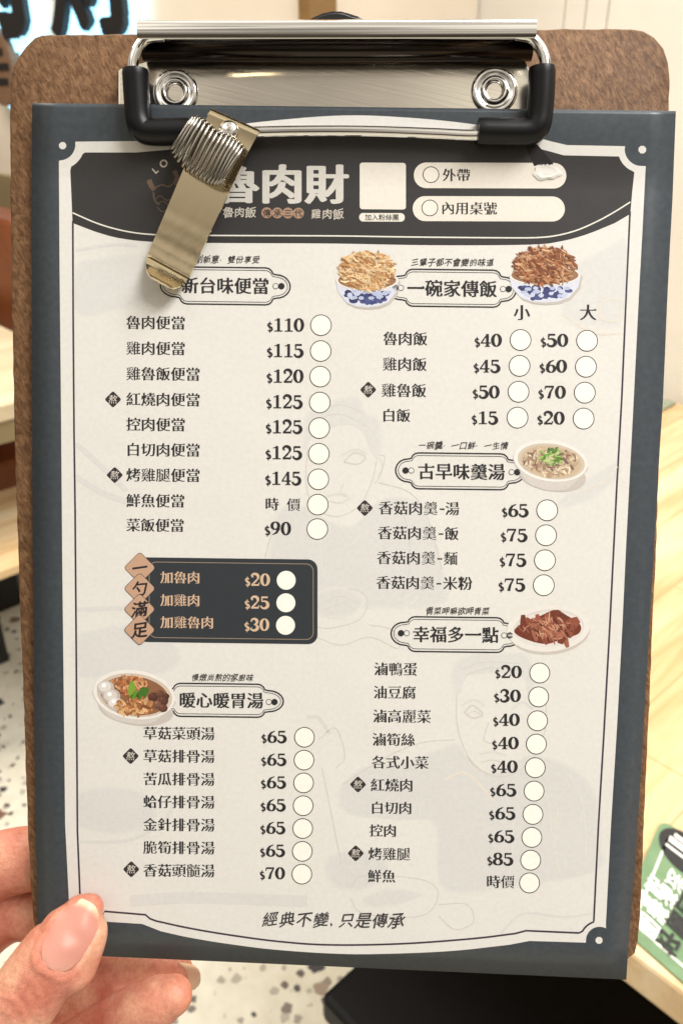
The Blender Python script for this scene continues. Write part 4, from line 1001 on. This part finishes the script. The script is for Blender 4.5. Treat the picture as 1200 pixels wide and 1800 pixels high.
# ------------------------------------------------------------------ pen clip with its spring
pc = thing('pen_clip', 'metal spring pen holder clipped slantwise over the menu header', 'pen holder', tuple(p1(370, 340, .003)), SHEET)
def band(secs, thick, name, m, root):
    """secs: list of (left px, right px, z) down the strip"""
    b = bmesh.new(); T, Bt = [], []
    for l, r, z in secs:
        row = []
        for i in range(9):
            t_ = i/8; row.append(np.array(pp(l[0]+(r[0]-l[0])*t_, l[1]+(r[1]-l[1])*t_, z)))
        T.append(row)
    T = np.array(T); n, k = T.shape[:2]
    du = np.gradient(T, axis=0); dv = np.gradient(T, axis=1); N = np.cross(dv, du); N /= np.linalg.norm(N, axis=2)[..., None]; N *= np.sign(N[..., 2:].mean())
    Bm = T-N*thick
    tv = [[b.verts.new(p) for p in row] for row in T]; bv = [[b.verts.new(p) for p in row] for row in Bm]
    for i in range(n-1):
        for j in range(k-1):
            b.faces.new((tv[i][j], tv[i+1][j], tv[i+1][j+1], tv[i][j+1])); b.faces.new((bv[i][j+1], bv[i+1][j+1], bv[i+1][j], bv[i][j]))
        b.faces.new((tv[i+1][0], tv[i][0], bv[i][0], bv[i+1][0])); b.faces.new((tv[i][k-1], tv[i+1][k-1], bv[i+1][k-1], bv[i][k-1]))
    for j in range(k-1):
        b.faces.new((tv[0][j], tv[0][j+1], bv[0][j+1], bv[0][j])); b.faces.new((tv[n-1][j+1], tv[n-1][j], bv[n-1][j], bv[n-1][j+1]))
    bmesh.ops.recalc_face_normals(b, faces=b.faces); o = obj(name, b, m, root); auto_smooth(o, 45); return o
lt_, rt_ = np.array([371, 190.]), np.array([456, 229.])     # roll at the top
le, re = np.array([261, 444.]), np.array([334, 484.])       # bend near the tip
def sec(t, z, ins=0): 
    l = np.array([360, 208])*(1-t)+le*t; r = np.array([446, 246])*(1-t)+re*t
    return (l+(r-l)*ins, r-(r-l)*ins, z)
secs = []
rc = .0019
for a in np.linspace(200, -30, 14):     # rolled end over the wire
    off = np.array([-.40, .92])*(-(math.cos(R(a)))*rc*7600*.0 )
    k = np.array([8.2, 17.5])
    c_l, c_r = np.array([368, 196.]), np.array([453, 235.])
    d = np.array([-.42, .9])*(-math.cos(R(a)))*14*-1
    secs.append((c_l+d*-1 if False else c_l-d*-.0+np.array([-.42, .9])*(math.cos(R(a))*-0)+np.array([.42, -.9])*(-math.cos(R(a)))*13, c_r+np.array([.42, -.9])*(-math.cos(R(a)))*13, .0052+.0019*math.sin(R(a))))
# secs now runs from under the wire, over the top edge, down to the strip's face
secs = secs[::-1] if False else secs
top_secs = []
for a in np.linspace(-150, 95, 14):
    sft = np.array([-.42, .9])*(-math.cos(R(a-0))*0)
    y_ = math.cos(R(a)); z_ = math.sin(R(a))
    m_ = np.array([.42, -.9])*(y_*11)
    top_secs.append((np.array([367, 200.])+m_, np.array([452, 238.])+m_, .0056+.0016*z_))
flat = [sec(t, .0068*(1-t)+.0026*t+.0002*math.sin(t*5)+.00012*max(0, t-.55)*(math.sin(t*27)+.6*math.sin(t*61+1))) for t in np.linspace(.10, .94, 40)]
tip = []
for a, z in ((1.0, .0023), (1.03, .0024)): tip.append((le+(a-1)*np.array([-60, 140]), re+(a-1)*np.array([-60, 140]), z))
mid = (le+re)/2; hw = (re-le)/2; dn = np.array([-.42, .9])
for q, ins, z in ((8, .97, .0020), (14, .94, .0024), (22, .86, .0034), (29, .74, .0046), (34, .58, .0055), (37, .36, .0058), (38.5, .12, .0058)):
    tip.append((mid-hw*ins+dn*q, mid+hw*ins+dn*q, z))
band(top_secs+flat+tip, .00045, 'strip', GOLD, pc)
# coil: flattened loops of wire standing out from the strip
Tq = catmull([(339, 203), (351, 204), (367, 214), (385, 229), (405, 236), (420, 246), (431, 262)], 6); Bq = catmull([(300, 264), (308, 283), (327, 302), (346, 313), (363, 323), (378, 327), (390, 322)], 6)
path = []; NL = 15; NS = 28
def along(T, t): i = t*(len(T)-1); a = int(min(i, len(T)-2)); return T[a]+(T[a+1]-T[a])*(i-a)
for i in range(NL*NS+1):
    t_ = i/(NL*NS); a = 2*math.pi*i/NS
    A_, B_ = along(Tq, t_), along(Bq, t_); c = (A_+B_)/2; h_ = (B_-A_)/2
    cs, sn = math.cos(a), math.sin(a)
    px = c+h_*(np.sign(cs)*abs(cs)**.8)*.95; z = .0080+.0032*np.sign(sn)*abs(sn)**.5
    path.append(pp(px[0], px[1], z))
b = bmesh.new(); bm_tube(b, path, .00039, 10); obj('coil_spring', b, WIRE, pc, smooth=True)
b = bmesh.new(); bm_lathe(b, p1(402, 230, .0070), [(.0022, 0), (.0021, .0005), (.0012, .0009), (0, .001)], 24); obj('rivet', b, CHROME, pc, smooth=True)

# ------------------------------------------------------------------ the hand
hd = thing('hand', 'left hand pinching the lower left corner of the clipboard', 'hand', tuple(p1(-60, 1860, -.01)), SHEET)
HV, HF = [], []
def limb(P_, n=6, seg=20):
    """tapered limb through (u, v, z m, radius m), closed with round ends"""
    Q = np.array(catmull([np.append(pp(u, v, z), r) for u, v, z, r in P_], n))
    T = np.gradient(Q[:, :3], axis=0); T /= np.linalg.norm(T, axis=1)[:, None]
    first, last = [], []
    for k in (75, 55, 35, 15):
        first.append((Q[0, :3]-T[0]*Q[0, 3]*math.sin(R(k)), Q[0, 3]*math.cos(R(k)), T[0]))
        last.insert(0, (Q[-1, :3]+T[-1]*Q[-1, 3]*math.sin(R(k)), Q[-1, 3]*math.cos(R(k)), T[-1]))
    rings = first + [(q[:3], q[3], t) for q, t in zip(Q, T)] + last
    up = np.cross(T[0], [.3, .2, .93]); n0 = len(HV)
    for c, r, t in rings:
        up = up-t*(up @ t); up /= np.linalg.norm(up); sd = np.cross(t, up)
        for k in range(seg):
            a_ = 2*math.pi*k/seg; HV.append(tuple(c+(up*math.cos(a_)+sd*math.sin(a_))*r))
    m = len(rings)
    for i in range(m-1):
        for k in range(seg):
            HF.append((n0+i*seg+k, n0+i*seg+(k+1) % seg, n0+(i+1)*seg+(k+1) % seg, n0+(i+1)*seg+k))
    HF.append(tuple(n0+k for k in range(seg))[::-1]); HF.append(tuple(n0+(m-1)*seg+k for k in range(seg)))
TH = [(124, 1632, .0066, .0066), (116, 1652, .0074, .0078), (99, 1678, .0082, .0086), (70, 1716, .0092, .0088), (34, 1766, .0102, .0090), (-20, 1840, .0080, .0100), (-80, 1930, .002, .0125), (-150, 2010, -.008, .015)]
limb([(142, 1605, .0056, .0044)] + TH)
limb([(157, 1597, .0054, .0036), (149, 1616, .0060, .0052), (143, 1645, .0064, .0064), (118, 1690, .0078, .0078)])
limb([(150, 1505, -.0135, .0072), (60, 1508, -.0142, .0084), (-20, 1530, -.0150, .0090), (-110, 1600, -.0210, .0096), (-200, 1720, -.026, .0105)])
limb([(170, 1600, -.0145, .0066), (80, 1606, -.0160, .0072), (15, 1612, -.0182, .0070), (-60, 1660, -.0230, .0090), (-190, 1790, -.028, .0105)])
limb([(306, 1708, -.0150, .0052), (270, 1708, -.0165, .0066), (200, 1720, -.0190, .0074), (120, 1750, -.023, .0078), (0, 1820, -.028, .009), (-150, 1890, -.030, .0105)])
limb([(303, 1750, -.0030, .0052), (285, 1758, -.0034, .0062), (250, 1775, -.0045, .0068), (200, 1804, -.0075, .0073), (110, 1860, -.014, .0079), (0, 1920, -.020, .0088), (-120, 1980, -.025, .0100)])
limb([(-200, 1720, -.024, .0115), (-190, 1850, -.024, .014), (-150, 1960, -.022, .0135)]); limb([(-150, 2010, -.010, .0155), (-210, 1920, -.019, .0155), (-230, 1800, -.024, .0135)])
limb([(-180, 1900, -.020, .017), (-260, 2060, -.018, .020), (-340, 2250, -.016, .021), (-440, 2480, -.014, .022)])
tmp = bpy.data.meshes.new('tmp'); tmp.from_pydata(HV, [], HF)
to = bpy.data.objects.new('tmp', tmp); C.objects.link(to)
rm = to.modifiers.new('r', 'REMESH'); rm.mode = 'VOXEL'; rm.voxel_size = .0006
smo = to.modifiers.new('s', 'SMOOTH'); smo.factor = .5; smo.iterations = 6
bpy.context.view_layer.update()
hm = bpy.data.meshes.new_from_object(to.evaluated_get(bpy.context.evaluated_depsgraph_get()))
bpy.data.objects.remove(to)
for v in hm.vertices:                             # the thumb's pad is pressed flat on the paper
    if v.co.z > -.001 and v.co.z < .0009 and v.co.x > p1(68, 1640).x and v.co.y > p1(90, 1700).y: v.co.z = .0009
bv = BVHTree.FromPolygons([v.co.copy() for v in hm.vertices], [tuple(p.vertices) for p in hm.polygons])
NB, NT_, NW = np.array([88., 1706.]), np.array([164., 1579.]), 82.      # cuticle, free edge, width (photo pixels)
NL_ = np.linalg.norm(NT_-NB); NA = (NT_-NB)/NL_; ND = np.array([-NA[1], NA[0]])
def nail_half(s_):
    w_ = NW/2*(.88+.12*min(1, max(0, s_)/.5))
    if s_ < .30: w_ *= math.sqrt(max(0, 1-((.30-s_)/.30)**2))
    if s_ > .80: w_ *= math.sqrt(max(0, 1-((s_-.80)/.20)**2))
    return w_
def nail_st(u, v):
    d = np.array([u, v])-NB; s_ = d @ NA/NL_; t_ = d @ ND; return s_, t_
cam_l = SHEET.inverted() @ Vector((0, 0, H_CAM))
def surf(u, v):
    d = (p1(u, v)-cam_l).normalized(); h, *_r = bv.ray_cast(cam_l, d); return h if h is not None and h.z > .002 else None
b = bmesh.new(); cl = b.loops.layers.float_color.new('Col'); NU, NV = 30, 16; g = []; tt = {}
for i in range(NU+1):
    s_ = .004+.992*i/NU; row = []
    for j in range(NV+1):
        t_ = 2*j/NV-1; k = 1.0; h = None
        while h is None and k > .5:
            q = NB+NA*NL_*s_+ND*nail_half(s_)*t_*k; h = surf(*q); k -= .03
        if h is None: h = p1(q[0], q[1], .006)
        v = b.verts.new(h); row.append(v); tt[v] = (s_, t_)
    g.append(row)
for _ in range(6):
    new = {}
    for i in range(1, NU):
        for j in range(1, NV): new[g[i][j]] = g[i][j].co*.5+(g[i-1][j].co+g[i+1][j].co+g[i][j-1].co+g[i][j+1].co)*.125
    for k, v in new.items(): k.co = v
for v, (s_, t_) in tt.items(): v.co.z += -.0001+.00038*(1-t_*t_)*math.sin(math.pi*min(.9, .15+s_*.8))
for i in range(NU):
    for j in range(NV):
        try: f = b.faces.new((g[i][j], g[i+1][j], g[i+1][j+1], g[i][j+1]))
        except ValueError: continue
        f.smooth = True
        for l in f.loops:
            s_, t_ = tt[l.vert]; fe = .83-.07*t_*t_
            bed = np.array(s2l((196, 136, 120))); lun = np.array(s2l((208, 152, 134))); free = np.array(s2l((226, 200, 168)))
            c = lun+(bed-lun)*min(1, max(0, (s_-.1)/.22)); k = min(1, max(0, (s_-fe)/.08)); c = c*(1-k)+free*k
            l[cl] = (*c, 1)
b.normal_update()
if sum(f.normal.z for f in b.faces) < 0: bmesh.ops.reverse_faces(b, faces=b.faces)
# the skin sinks under the plate and rises in a fold along its sides
RI = np.linalg.inv(RM)
for v in hm.vertices:
    if v.co.z > .003:
        d = RM @ np.array(v.co)+TV; u_, v_ = CU+F*d[0]/d[2], CV_+F*d[1]/d[2]; s_, t_ = nail_st(u_, v_)
        if s_ < -.18:
            m_ = min(1, (-.18-s_)/.25)
            v.co.z += m_*.00008*(math.sin(s_*38+t_*.05+2*math.sin(t_*.06))+.6*math.sin(s_*71-t_*.09+1.5*math.sin(t_*.04)))
        if -.15 < s_ < 1.1:
            w_ = nail_half(min(.80, max(.30, s_))); rx = abs(t_)/w_; ry = (s_-.5)/.5 if s_ > .5 else (.5-s_)/.5
            e_ = max(rx, abs(ry)) if min(rx, abs(ry)) < .5 else (rx**4+abs(ry)**4)**.25
            if e_ < .97: v.co.z -= .0004*min(1, (.93-e_)/.10) if e_ < .93 else 0
            if .97 <= e_ < 1.22 and s_ < .8: v.co.z += .00040*math.sin(math.pi*(e_-.97)/.25)
hand = obj('skin', hm, SKIN, hd, smooth=True)
o = obj('fingernail', b, NAIL, hd); so = o.modifiers.new('s', 'SOLIDIFY'); so.thickness = .0004; so.offset = -1
# nail of the little finger seen past its tip
b = bmesh.new(); cl = b.loops.layers.float_color.new('Col'); g = []
for i in range(9):
    row = []
    for j in range(7):
        u = 316+37*(1-abs(2*i/8-1)**2.6)**.55*(j/6); v = 1690+57*i/8; z = -.0125-.0015*(j/6)+.0006*math.sin(math.pi*i/8); row.append(b.verts.new(pp(u, v, z)))
    g.append(row)
for i in range(8):
    for j in range(6):
        f = b.faces.new((g[i][j], g[i+1][j], g[i+1][j+1], g[i][j+1])); f.smooth = True
        for l in f.loops: l[cl] = (*s2l((224, 188, 158)), 1)
bmesh.ops.remove_doubles(b, verts=b.verts, dist=1e-6); bmesh.ops.recalc_face_normals(b, faces=b.faces)
o = obj('fingernail', b, NAIL, hd); so = o.modifiers.new('s', 'SOLIDIFY'); so.thickness = .0004
